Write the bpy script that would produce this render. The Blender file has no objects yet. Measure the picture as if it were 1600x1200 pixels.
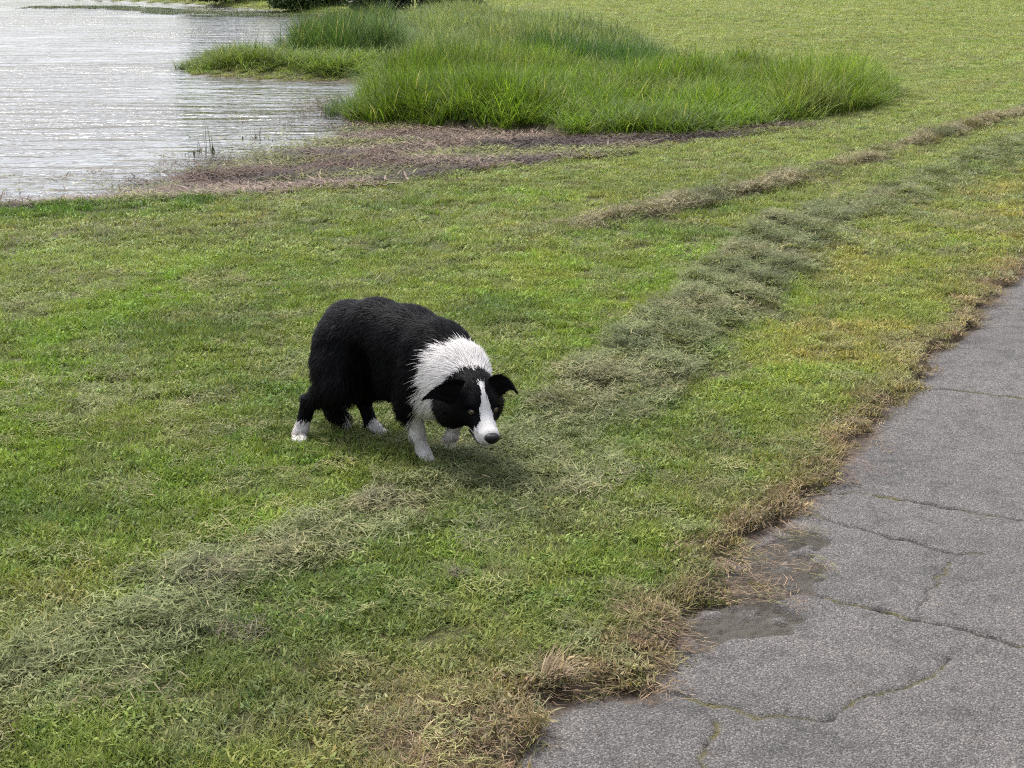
import bpy, math, random
import numpy as np
from mathutils import Vector, Matrix
from mathutils.kdtree import KDTree

# ------------------------------------------------------------------ camera, sky, sun, exposure
SC = bpy.context.scene
COL = SC.collection
rng = np.random.default_rng(7)
random.seed(7)

cam_d = bpy.data.cameras.new('camera')
cam_d.sensor_width = 36.0
cam_d.lens = 2300.0 / 1600.0 * 36.0
cam_d.clip_start = 0.05
cam_d.clip_end = 2000.0
cam = bpy.data.objects.new('camera', cam_d)
COL.objects.link(cam)
cam.location = (0, 0, 1.6)
cam.rotation_euler = (math.radians(90 - 16.24), 0, 0)
SC.camera = cam

SUN_EL, SUN_AZ = math.radians(62), math.radians(-35)       # azimuth from +Y (away from the camera) towards +X
world = bpy.data.worlds.new('World')
SC.world = world
world.use_nodes = True
wt = world.node_tree
wt.nodes.clear()
w_out = wt.nodes.new('ShaderNodeOutputWorld')
w_bg = wt.nodes.new('ShaderNodeBackground')
w_sky = wt.nodes.new('ShaderNodeTexSky')
w_sky.sky_type = 'NISHITA'
w_sky.sun_disc = False
w_sky.sun_elevation = SUN_EL
w_sky.sun_rotation = SUN_AZ
w_sky.air_density = 1.0
w_sky.dust_density = 4.0
w_sky.ozone_density = 1.0
w_hsv = wt.nodes.new('ShaderNodeHueSaturation')             # a veil of thin cloud: little colour left in the sky
w_hsv.inputs['Saturation'].default_value = 0.34
wt.links.new(w_sky.outputs[0], w_hsv.inputs['Color'])
w_mul = wt.nodes.new('ShaderNodeMix'); w_mul.data_type = 'RGBA'; w_mul.blend_type = 'MULTIPLY'
w_mul.inputs[0].default_value = 1.0; w_mul.inputs[7].default_value = (0.965, 0.985, 1.035, 1)   # cool light through the cloud
wt.links.new(w_hsv.outputs[0], w_mul.inputs[6])
wt.links.new(w_mul.outputs[2], w_bg.inputs['Color'])
wt.links.new(w_bg.outputs[0], w_out.inputs['Surface'])
w_bg.inputs['Strength'].default_value = 0.125

sun_d = bpy.data.lights.new('sun', 'SUN')
sun_d.energy = 1.5
sun_d.angle = math.radians(16)
sun_d.color = (1.0, 0.955, 0.88)
sun = bpy.data.objects.new('sun', sun_d)
COL.objects.link(sun)
_sd = Vector((math.sin(SUN_AZ) * math.cos(SUN_EL), math.cos(SUN_AZ) * math.cos(SUN_EL), math.sin(SUN_EL)))
sun.rotation_euler = (-_sd).to_track_quat('-Z', 'Y').to_euler()
sun.location = (0, 0, 30)

SC.view_settings.view_transform = 'Standard'
SC.view_settings.look = 'None'
SC.view_settings.gamma = 1.0
SC.view_settings.use_curve_mapping = False
SC.view_settings.exposure = 1.75
SC.render.engine = 'CYCLES'
SC.cycles.use_denoising = False
SC.cycles.filter_width = 1.1
SC.cycles.sample_clamp_direct = 4.0
SC.cycles.sample_clamp_indirect = 3.0
SC.cycles.max_bounces = 6
SC.cycles.transparent_max_bounces = 8

# ------------------------------------------------------------------ helpers
def tag(o, label=None, cat=None, group=None, kind=None):
    if label: o['label'] = label
    if cat: o['category'] = cat
    if group: o['group'] = group
    if kind: o['kind'] = kind
    return o

def mesh_np(name, V, faces, smooth=False):
    """faces: an (n,3) or (n,4) array, or a list of such arrays"""
    me = bpy.data.meshes.new(name)
    V = np.asarray(V, dtype=np.float32)
    fl = faces if isinstance(faces, list) else [faces]
    fl = [np.asarray(f, dtype=np.int32) for f in fl if len(f)]
    nl = sum(f.size for f in fl)
    npoly = sum(len(f) for f in fl)
    me.vertices.add(len(V)); me.vertices.foreach_set('co', V.ravel())
    me.loops.add(nl); me.polygons.add(npoly)
    me.loops.foreach_set('vertex_index', np.concatenate([f.ravel() for f in fl]))
    tot = np.concatenate([np.full(len(f), f.shape[1], dtype=np.int32) for f in fl])
    st = np.concatenate([[0], np.cumsum(tot)[:-1]]).astype(np.int32)
    me.polygons.foreach_set('loop_start', st)
    me.update(calc_edges=True)
    if smooth:
        me.polygons.foreach_set('use_smooth', np.ones(npoly, dtype=bool))
    me.validate()
    return me

def set_attr(me, name, data, typ='FLOAT', dom='POINT'):
    a = me.attributes.new(name, typ, dom)
    data = np.asarray(data, dtype=np.float32 if typ != 'INT' else np.int32)
    if typ == 'FLOAT_COLOR':
        if data.shape[1] == 3:
            data = np.concatenate([data, np.ones((len(data), 1), np.float32)], 1)
        a.data.foreach_set('color', data.ravel())
    elif typ == 'FLOAT_VECTOR':
        a.data.foreach_set('vector', data.ravel())
    else:
        a.data.foreach_set('value', data.ravel())

def obj(name, me, mat=None, parent=None, loc=None):
    o = bpy.data.objects.new(name, me)
    COL.objects.link(o)
    if mat is not None and me is not None: me.materials.append(mat)
    if parent is not None: o.parent = parent
    if loc is not None: o.location = loc
    return o

def smooth(a, b, x):
    t = np.clip((x - a) / (b - a), 0, 1)
    return t * t * (3 - 2 * t)

def _hash(ix, iy, seed):
    h = (ix.astype(np.int64) * 374761393 + iy.astype(np.int64) * 668265263 + seed * 144269) & 0xffffffff
    h = ((h ^ (h >> 13)) * 1274126177) & 0xffffffff
    h = ((h ^ (h >> 16)) * 2246822519) & 0xffffffff
    return ((h ^ (h >> 15)) & 0xffffff) / float(0xffffff)

def vnoise(x, y, seed=0):
    ix, iy = np.floor(x), np.floor(y)
    fx, fy = x - ix, y - iy
    fx = fx * fx * (3 - 2 * fx); fy = fy * fy * (3 - 2 * fy)
    a = _hash(ix, iy, seed); b = _hash(ix + 1, iy, seed)
    c = _hash(ix, iy + 1, seed); d = _hash(ix + 1, iy + 1, seed)
    return (a * (1 - fx) + b * fx) * (1 - fy) + (c * (1 - fx) + d * fx) * fy

def fbm(x, y, seed=0, o=4):
    s = 0; a = 0.5; t = 0
    for k in range(o):
        s = s + a * vnoise(x * 2 ** k + 17.3 * k, y * 2 ** k - 9.1 * k, seed + k); t += a; a *= 0.5
    return s / t

def poly_dist(x, y, pts, width=None):
    """distance to a polyline, signed side (>0 right of travel), arc length of the foot point"""
    x = np.asarray(x, float); y = np.asarray(y, float)
    best = np.full(x.shape, 1e9); side = np.zeros(x.shape); arc = np.zeros(x.shape); s0 = 0.0
    for (ax, ay), (bx, by) in zip(pts[:-1], pts[1:]):
        dx, dy = bx - ax, by - ay
        L = math.hypot(dx, dy)
        t = np.clip(((x - ax) * dx + (y - ay) * dy) / (L * L), 0, 1)
        d = np.hypot(x - ax - t * dx, y - ay - t * dy)
        m = d < best
        best = np.where(m, d, best)
        side = np.where(m, np.sign((y - ay) * -dx + (x - ax) * dy), side)
        arc = np.where(m, s0 + t * L, arc)
        s0 += L
    return best, side, arc

def inside(x, y, pts):
    x = np.asarray(x, float); y = np.asarray(y, float)
    r = np.zeros(x.shape, bool)
    n = len(pts)
    for i in range(n):
        ax, ay = pts[i]; bx, by = pts[(i + 1) % n]
        if ay == by: continue
        c = ((ay > y) != (by > y)) & (x < (bx - ax) * (y - ay) / (by - ay) + ax)
        r ^= c
    return r

class NT:
    """small node-tree writer"""
    def __init__(s, name):
        s.m = bpy.data.materials.new(name); s.m.use_nodes = True
        s.t = s.m.node_tree; s.t.nodes.clear()
        s.out = s.t.nodes.new('ShaderNodeOutputMaterial')
    def n(s, typ, **kw):
        nd = s.t.nodes.new('ShaderNode' + typ)
        for k, v in kw.items(): setattr(nd, k, v)
        return nd
    def l(s, a, b): s.t.links.new(a, b)
    def attr(s, name, typ='GEOMETRY'):
        return s.n('Attribute', attribute_name=name, attribute_type=typ)
    def math(s, op, a, b=None, c=None, clamp=False):
        nd = s.n('Math', operation=op, use_clamp=clamp)
        for i, v in enumerate((a, b, c)):
            if v is None: continue
            if hasattr(v, 'is_output'): s.l(v, nd.inputs[i])
            else: nd.inputs[i].default_value = v
        return nd.outputs[0]
    def mix(s, fac, a, b, blend='MIX'):
        nd = s.n('Mix', data_type='RGBA', blend_type=blend)
        for i, v in ((0, fac), (6, a), (7, b)):
            if hasattr(v, 'is_output'): s.l(v, nd.inputs[i])
            elif i == 0: nd.inputs[0].default_value = v
            else: nd.inputs[i].default_value = (*v, 1)
        return nd.outputs[2]
    def noise(s, scale, detail=4, rough=.55, vec=None, dist=0):
        nd = s.n('TexNoise')
        nd.inputs['Scale'].default_value = scale; nd.inputs['Detail'].default_value = detail
        nd.inputs['Roughness'].default_value = rough; nd.inputs['Distortion'].default_value = dist
        if vec is not None: s.l(vec, nd.inputs['Vector'])
        return nd.outputs[0]
    def ramp(s, fac, stops):
        nd = s.n('ValToRGB'); el = nd.color_ramp.elements
        while len(el) < len(stops): el.new(.5)
        for e, (p, c) in zip(el, stops): e.position = p; e.color = (*c, 1)
        s.l(fac, nd.inputs[0]); return nd.outputs[0]
    def bsdf(s, color, rough=.8, spec=.3, **kw):
        b = s.n('BsdfPrincipled')
        for k, v in (('Base Color', color), ('Roughness', rough), ('Specular IOR Level', spec), *kw.items()):
            if hasattr(v, 'is_output'): s.l(v, b.inputs[k])
            elif isinstance(v, tuple): b.inputs[k].default_value = (*v, 1)
            else: b.inputs[k].default_value = v
        return b
    def bump(s, h, dist, strength=1.0):
        b = s.n('Bump'); b.inputs['Distance'].default_value = dist; b.inputs['Strength'].default_value = strength
        s.l(h, b.inputs['Height']); return b.outputs[0]
    def done(s, sh):
        s.l(sh, s.out.inputs['Surface']); return s.m

# ------------------------------------------------------------------ the lie of the land
W1 = [(-1.9, 1.9), (-1.23, 2.81), (-1.1, 3.1), (-0.92, 3.41), (-0.81, 3.65), (-0.62, 3.87), (-0.39, 4.18), (-0.08, 4.59), (0.19, 5.08), (0.48, 5.87),
      (0.85, 6.79), (1.28, 8.03), (1.71, 9.04), (2.41, 10.04), (3.38, 11.45), (4.52, 13.07), (6.33, 15.51), (12, 22)]
W2 = [(-0.77, 7.21), (-0.38, 7.85), (0.07, 8.51), (0.77, 9.27), (1.2, 9.77), (1.85, 10.62), (2.72, 11.82), (3.74, 13.3), (5.33, 15.51), (7.54, 18.55), (14, 27)]
LAWN_SHORE = [(-30, 7.6), (-8, 9.0), (-4.17, 9.52), (-3.39, 9.69), (-2.66, 9.82), (-1.78, 10.18), (-0.93, 10.62), (0.0, 11.56), (0.79, 12.21), (1.71, 13.21), (2.9, 14.4)]
POND = [(-40, 7.0), (-30, 8.3), (-8, 9.6), (-3.5, 10.25), (-2.88, 10.8), (-2.77, 11.79), (-2.5, 12.8), (-2.15, 13.44), (-1.66, 14.81), (-1.61, 16.29), (-2.09, 18.07),
        (-2.08, 20.29), (-2.39, 21.55), (-3.52, 21.66), (-4.95, 22.72), (-5.33, 24.03), (-5.49, 25.8), (-4.0, 25.9), (-4.46, 29.61), (-3.65, 35.89), (-2.65, 39.2),
        (-1.9, 41.6), (-2.4, 42.6), (-5.1, 45.0), (-7.3, 48.6), (-12, 56.5), (-30, 74), (-90, 95), (-90, 4)]
MUD = [(-3.4, 9.69), (-2.66, 9.82), (-1.78, 10.18), (-0.93, 10.62), (0.0, 11.56), (0.79, 12.21), (1.71, 13.21), (2.9, 14.4), (2.7, 14.9), (1.54, 13.75), (0.6, 14.0), (0.31, 14.6),
       (-0.65, 15.3), (-1.67, 16.3), (-1.96, 17.2), (-2.0, 18.2), (-1.61, 16.29), (-1.66, 14.81), (-2.15, 13.44), (-2.5, 12.8), (-2.77, 11.79), (-2.88, 10.8), (-3.5, 10.25)]
TALL = [(-2.0, 17.2), (-1.67, 16.17), (-0.65, 15.19), (0.31, 14.6), (0.6, 13.95), (1.54, 13.69), (2.52, 14.6), (3.27, 15.19), (4.15, 16.53), (4.60, 18.3), (4.5, 20.2), (3.4, 21.2), (2.35, 21.0),
        (2.3, 26.5), (0.9, 35.5), (-1.2, 41.0), (-2.0, 41.5), (-2.5, 38.5), (-3.4, 35.5), (-4.1, 29.5), (-3.7, 26.3), (-3.3, 24.2), (-2.1, 20.5)]
EDGE = [(-1.0, 0.2), (-0.12, 2.3), (-0.05, 2.68), (0.03, 2.94), (0.16, 3.06), (0.30, 3.05), (0.36, 3.27), (0.41, 3.49), (0.52, 3.59), (0.59, 3.83), (0.77, 4.12), (0.9, 4.34), (1.03, 4.59), (1.16, 4.79),
        (1.4, 5.32), (1.57, 5.58), (1.73, 6.03), (2.11, 6.54), (2.33, 7.07), (2.78, 7.85), (3.66, 9.27), (6.7, 14.6), (13, 25.6)]
EDGE_FAR = [(1.6, -0.9), (2.9, 1.4), (5.6, 6.2), (9.6, 13.2), (16, 24.4)]
WATER_Z = -0.15

def row_amp(y):
    """how thick the main swath of cuttings lies along its length"""
    return (0.74 + 0.26 * smooth(5.0, 5.7, y)) * (1 - 0.42 * smooth(8.8, 10.5, y))

def fields(x, y):
    f = {}
    f['pond'] = inside(x, y, POND)
    f['dp'] = poly_dist(x, y, POND + POND[:1])[0]
    f['mud'] = inside(x, y, MUD) & ~f['pond']
    f['dl'] = poly_dist(x, y, LAWN_SHORE)[0]
    wob = (fbm(x * 6, y * 6, 41, 3) - .5) * .16 + (fbm(x * 22, y * 22, 47, 2) - .5) * .07
    de, se, ae = poly_dist(x, y, EDGE); f['edge'] = de * se + wob              # >0 on the path side
    d2, s2, _ = poly_dist(x, y, EDGE_FAR); f['edge2'] = -d2 * s2 + wob          # >0 on the path side
    f['path'] = np.minimum(f['edge'], f['edge2'])
    d, s, a = poly_dist(x, y, W1)
    f['w1'] = d * s + (fbm(x * 2.5, y * 2.5, 43, 3) - .5) * .25; f['a1'] = a
    d, s, a = poly_dist(x, y, W2)
    f['w2'] = d * s + (fbm(x * 2.5, y * 2.5, 44, 3) - .5) * .2; f['a2'] = a
    return f

def swath1(x, y, f):
    """0..1 cover of cut grass of the main swath, steep on the water side and feathered towards the path"""
    d = f['w1']; a = f['a1']
    wide = 0.15 + 0.10 * smooth(4.6, 6.0, y) + 0.05 * smooth(7, 9, y)
    left = smooth(-0.20, -0.06, d)
    right = 1 - smooth(wide * 0.9, wide * 1.9, d)
    lumps = 0.62 + 0.5 * fbm(x * 3.2 + 3, y * 3.2, 51, 3)
    c = left * right * lumps * row_amp(y)
    # the stretch by the dog was trodden and spread
    spread = np.exp(-((x - 0.02) / 0.42) ** 2 - ((y - 4.45) / 0.55) ** 2) * 0.55 * (0.5 + fbm(x * 4, y * 4, 61, 3))
    spread += np.exp(-((x + 0.95) / 0.5) ** 2 - ((y - 3.05) / 0.45) ** 2) * 0.28
    return np.clip(np.maximum(c, spread), 0, 1)

def swath2(x, y, f):
    d = np.abs(f['w2'])
    return np.clip((1 - smooth(0.04, 0.19, d)) * (.25 + .75 * smooth(.28, .52, fbm(x * 2.2, y * 2.2, 71, 3))) * (.18 + .82 * smooth(8.6, 9.6, y)), 0, 1)

def ridges(x, y, f):
    ph = f['a1'] * 2.1 + f['w1'] * 2.5 + 1.0 * fbm(x * 1.3, y * 1.3, 81, 2)
    fr = ph - np.floor(ph)
    return smooth(0, .25, fr) * (1 - smooth(.3, 1.0, fr))

def height(x, y, f=None):
    f = f or fields(x, y)
    z = 0.035 * (fbm(x * .35, y * .35, 11, 3) - .5) * smooth(3, 9, y) + 0.022 * (fbm(x * 2.6, y * 2.6, 12, 3) - .5)
    r = np.hypot(x, y)
    # swaths of cuttings heap up a little
    z = z + swath1(x, y, f) * (0.006 + 0.054 * ridges(x, y, f)) * (0.35 + 0.65 * smooth(4.9, 5.8, y))
    z = z + swath2(x, y, f) * 0.035 * (0.5 + fbm(x * 5, y * 5, 91, 2))
    # shore
    t = f['dp'] / (f['dp'] + f['dl'] + 1e-6)
    zm = WATER_Z * (1 - np.clip(t, 0, 1)) ** 1.1 + 0.025 * (fbm(x * 3, y * 3, 13, 4) - .5) + 0.004
    bank = 1 - smooth(0.0, 0.9, f['dp'])
    z = np.where(f['mud'], zm, z + (WATER_Z - .01) * bank)
    z = np.where(f['pond'], WATER_Z - 0.004 - 0.35 * smooth(0, 3.5, f['dp']) + 0.02 * (fbm(x * 2, y * 2, 14, 3) - .5) * (1 - smooth(0, 2.5, f['dp'])), z)
    # bed under the asphalt
    z = z * (1 - smooth(-0.25, 0.0, f['path']) * (r < 400)) - 0.075 * smooth(-0.03, 0.06, f['path'])
    return z

G_MID = np.array([0.126, 0.170, 0.029]); G_BRIGHT = np.array([0.130, 0.205, 0.020]); G_DARK = np.array([0.082, 0.126, 0.024])
G_YEL = np.array([0.235, 0.212, 0.060]); G_PALE = np.array([0.190, 0.205, 0.070]); STRAW = np.array([0.215, 0.158, 0.098]); CUT = np.array([0.128, 0.145, 0.062])
CUT_DARK = np.array([0.074, 0.090, 0.038]); CUT_BROWN = np.array([0.165, 0.145, 0.085])

def mixc(a, b, t): return a * (1 - t[:, None]) + b * t[:, None]

def lawn_tint(x, y, f):
    n = len(x)
    c = np.tile(G_MID, (n, 1))
    c = mixc(c, G_DARK, smooth(.48, .68, fbm(x * 1.6, y * 1.2, 21, 4)) * .9)
    c = mixc(c, G_BRIGHT, smooth(.48, .70, fbm(x * 0.9 + 9, y * 0.9, 22, 4)) * .8)
    c = mixc(c, G_YEL, smooth(.55, .82, fbm(x * 1.7, y * 1.2 + 4, 23, 4)) * .40)
    # strip between the swath and the path is worn and yellowish
    strip = smooth(0.25, 0.6, f['w1']) * smooth(4.2, 6.5, y) * (1 - smooth(13, 20, y))
    c = mixc(c, G_YEL, strip * (0.30 + 0.55 * smooth(.35, .65, fbm(x * 0.8, y * 2.2, 24, 3))))
    near = smooth(3.9, 2.7, y) * smooth(-1.0, 0.1, x)
    c = mixc(c, G_YEL, near * .35)
    # mower stripes towards the water
    st = smooth(.42, .66, fbm(f['w1'] * 1.4, f['a1'] * 0.16, 25, 3))
    c = mixc(c, G_PALE, st * .45 * (f['w1'] < 0) * smooth(4, 7, y))
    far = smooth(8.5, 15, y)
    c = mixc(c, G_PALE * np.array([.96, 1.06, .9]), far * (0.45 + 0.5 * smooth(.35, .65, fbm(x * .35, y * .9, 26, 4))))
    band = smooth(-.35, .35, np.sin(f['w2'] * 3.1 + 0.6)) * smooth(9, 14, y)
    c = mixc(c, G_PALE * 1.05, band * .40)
    # scattered cuttings tinge the sward round the swaths
    c = mixc(c, CUT, np.clip(swath1(x, y, f) * 1.1, 0, .85))
    c = mixc(c, CUT_BROWN, np.clip(swath2(x, y, f) * 1.0, 0, .8))
    # dead grass at the path's edge
    e = f['path']
    dead = smooth(-0.17, -0.02, e) * (0.45 + 0.6 * fbm(x * 5, y * 5, 27, 3))
    dz = np.exp(-((x + 0.17) / 0.24) ** 2 - ((y - 2.78) / 0.30) ** 2) * 1.15
    dead = np.clip(np.maximum(dead, dz * (0.35 + fbm(x * 6, y * 6, 28, 3))), 0, .9)
    c = mixc(c, STRAW * np.array([.95, .95, .95]), dead)
    # the bank by the water is left longer and greener
    bank = (1 - smooth(.25, .8, f['dl'])) * (x < -2.0) * smooth(8.5, 9.0, y)
    c = mixc(c, np.array([0.055, 0.125, 0.014]), bank * .8)
    bits = smooth(.50, .70, fbm(x * 4.5 + 6, y * 3.2, 30, 4))
    c = mixc(c, np.array([.165, .175, .078]), bits * .55 * (e < -.1))
    return c * (0.74 + 0.52 * fbm(x * 7, y * 7, 29, 3))[:, None]

# ------------------------------------------------------------------ ground sheet
def sinh_axis(c, a, half, n):
    u = np.linspace(-1, 1, n)
    k = math.asinh(half / a)
    return c + a * np.sinh(u * k)

def build_ground():
    xs = sinh_axis(0.2, 2.2, 500, 620)
    ys = sinh_axis(5.5, 3.0, 500, 700)
    X, Y = np.meshgrid(xs, ys, indexing='ij')
    x, y = X.ravel(), Y.ravel()
    f = fields(x, y)
    z = height(x, y, f)
    nx, ny = len(xs), len(ys)
    i, j = np.meshgrid(np.arange(nx - 1), np.arange(ny - 1), indexing='ij')
    a = (i * ny + j).ravel()
    me = mesh_np('lawn', np.stack([x, y, z], 1), np.stack([a, a + ny, a + ny + 1, a + 1], 1), smooth=True)
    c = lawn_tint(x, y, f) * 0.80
    soil = np.array([0.060, 0.045, 0.030])
    # soil between the blades, mud on the shore, silt under water
    thatch = smooth(30, 12, y) * .6
    c = mixc(c, soil, thatch)
    mudc = mixc(np.tile(np.array([0.060, 0.043, 0.032]), (len(x), 1)), np.array([0.100, 0.078, 0.062]), smooth(.4, .65, fbm(x * 1.8, y * 2.6, 31, 4)))
    mudc = mixc(mudc, np.array([0.105, 0.115, 0.030]), smooth(.50, .62, fbm(x * 0.9, y * 1.5 + 7, 32, 4)) * .85)
    mudc = mixc(mudc, np.array([0.032, 0.024, 0.020]), smooth(.56, .70, fbm(x * 1.1 + 4, y * 2.0, 33, 4)) * .75)
    m = f['mud'] * smooth(-0.02, 0.10, f['dl'])
    c = mixc(c, mudc, m)
    shore = ((f['dp'] < 0.35) & ~f['mud']).astype(float) * smooth(12, 14, y)
    c = mixc(c, np.array([0.11, 0.085, 0.06]), shore * .8)
    c = mixc(c, np.array([0.050, 0.044, 0.034]), f['pond'].astype(float))
    c = mixc(c, soil * .8, smooth(-0.05, 0.03, f['path']))
    set_attr(me, 'tint', c, 'FLOAT_COLOR')
    set_attr(me, 'wet', np.where(f['pond'] | f['mud'], 1 - smooth(0.0, 1.6, np.where(f['pond'], 0, f['dp'])), 0))
    m = NT('lawn_soil')
    t = m.attr('tint'); tc = m.n('TexCoord')
    n1 = m.noise(9, 6, .65, tc.outputs['Object']); n2 = m.noise(70, 4, .6, tc.outputs['Object'])
    v = m.math('MULTIPLY_ADD', n1, .7, .42); v = m.math('MULTIPLY', v, m.math('MULTIPLY_ADD', n2, .9, .55))
    cc = m.n('VectorMath', operation='SCALE'); m.l(t.outputs['Color'], cc.inputs[0]); m.l(v, cc.inputs['Scale'])
    wet = m.attr('wet')
    b = m.bsdf(cc.outputs[0], rough=m.math('MULTIPLY_ADD', wet.outputs['Fac'], -.55, .92), spec=m.math('MULTIPLY_ADD', wet.outputs['Fac'], .35, .12))
    hsum = m.math('ADD', n2, m.math('MULTIPLY', n1, 2))
    m.l(m.bump(hsum, .02, .9), b.inputs['Normal'])
    o = obj('lawn', me, m.done(b.outputs[0]))
    tag(o, 'mown park lawn sloping down to a pond', 'lawn', kind='structure')
build_ground()

# ------------------------------------------------------------------ pond
def build_pond():
    xs = sinh_axis(-3, 6, 120, 90); ys = sinh_axis(16, 6, 110, 110)
    X, Y = np.meshgrid(xs, ys, indexing='ij'); x, y = X.ravel(), Y.ravel()
    f_in = inside(x, y, POND); dp = poly_dist(x, y, POND + POND[:1])[0]
    ok = f_in | (dp < 1.6)
    nx, ny = len(xs), len(ys)
    i, j = np.meshgrid(np.arange(nx - 1), np.arange(ny - 1), indexing='ij'); a = (i * ny + j).ravel()
    F = np.stack([a, a + ny, a + ny + 1, a + 1], 1)
    F = F[ok[F].all(1)]
    used = np.unique(F); re = np.full(len(x), -1); re[used] = np.arange(len(used))
    me = mesh_np('pond', np.stack([x, y, np.full(len(x), WATER_Z)], 1)[used], re[F], smooth=True)
    m = NT('pond_water')
    tc = m.n('TexCoord')
    mp = m.n('Mapping'); mp.inputs['Scale'].default_value = (0.34, 1.0, 1.0); mp.inputs['Rotation'].default_value = (0, 0, math.radians(-6)); m.l(tc.outputs['Object'], mp.inputs['Vector'])
    w1 = m.noise(2.5, 3, .45, mp.outputs[0], .7)
    w2 = m.noise(17, 2, .5, mp.outputs[0], .4)
    gust = m.noise(.16, 2, .5, tc.outputs['Object'])
    g = m.ramp(gust, [(0.36, (.25, .25, .25)), (0.62, (1, 1, 1))])
    h = m.math('MULTIPLY', m.math('ADD', w1, m.math('MULTIPLY', w2, .16)), g)
    b = m.n('BsdfPrincipled')
    b.inputs['Base Color'].default_value = (0.030, 0.028, 0.020, 1)
    b.inputs['Roughness'].default_value = 0.06
    b.inputs['IOR'].default_value = 1.333
    m.l(m.bump(h, .20, 1.0), b.inputs['Normal'])
    o = obj('pond', me, m.done(b.outputs[0]))
    tag(o, 'rippled grey pond reflecting a white sky', 'pond', kind='structure')
build_pond()

# ------------------------------------------------------------------ asphalt path with cracks
CRACKS = [([(1.50, 5.63), (1.59, 5.58), (1.75, 5.51), (1.96, 5.4), (2.6, 5.18), (3.4, 4.95)], .007), ([(1.02, 4.37), (1.08, 4.34), (1.28, 4.26), (1.54, 4.14), (1.87, 4.02), (2.7, 3.8)], .006),
          ([(0.91, 4.17), (1.09, 4.01), (1.27, 3.87), (1.34, 3.84)], .007), ([(0.66, 3.66), (0.72, 3.63), (0.83, 3.56), (0.99, 3.47), (1.13, 3.39), (1.26, 3.31), (1.52, 3.17), (2.2, 2.8)], .009),
          ([(0.33, 3.10), (0.37, 3.06), (0.43, 3.0), (0.57, 2.95), (0.7, 2.93), (0.78, 2.98), (0.88, 3.06), (0.99, 3.14), (1.06, 3.2)], .004), ([(0.45, 2.93), (0.43, 2.81), (0.39, 2.71), (0.36, 2.57), (0.33, 2.4)], .0035),
          ([(1.23, 3.78), (1.08, 3.57), (1.02, 3.45)], .0015), ([(2.3, 6.9), (2.7, 6.75), (3.3, 6.6)], .006), ([(3.5, 8.9), (4.2, 8.6), (5.0, 8.5)], .007)]

def crack_field(x, y):
    jx = (fbm(x * 9, y * 9, 101, 3) - .5) * .09; jy = (fbm(x * 9, y * 9, 111, 3) - .5) * .09
    best = np.full(x.shape, 9.0)
    for pts, w in CRACKS:
        bx0, by0 = np.min(pts, 0) - .1; bx1, by1 = np.max(pts, 0) + .1
        m = (x > bx0) & (x < bx1) & (y > by0) & (y < by1)
        if not m.any(): continue
        d, s, a = poly_dist(x[m] + jx[m], y[m] + jy[m], pts)
        tot = sum(math.dist(p, q) for p, q in zip(pts[:-1], pts[1:]))
        ww = w * .6 * (0.15 + 1.4 * fbm(x[m] * 7, y[m] * 7, 103, 2)) * np.clip(np.minimum(1, (tot - a) / .25 + .2), .2, 1)
        best[m] = np.minimum(best[m], d - ww)
    return best

PATCH = [(0.40, 3.30), (0.44, 3.57), (0.60, 3.80), (0.82, 4.12), (0.90, 4.00), (0.86, 3.72), (0.70, 3.42), (0.56, 3.30)]

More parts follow.
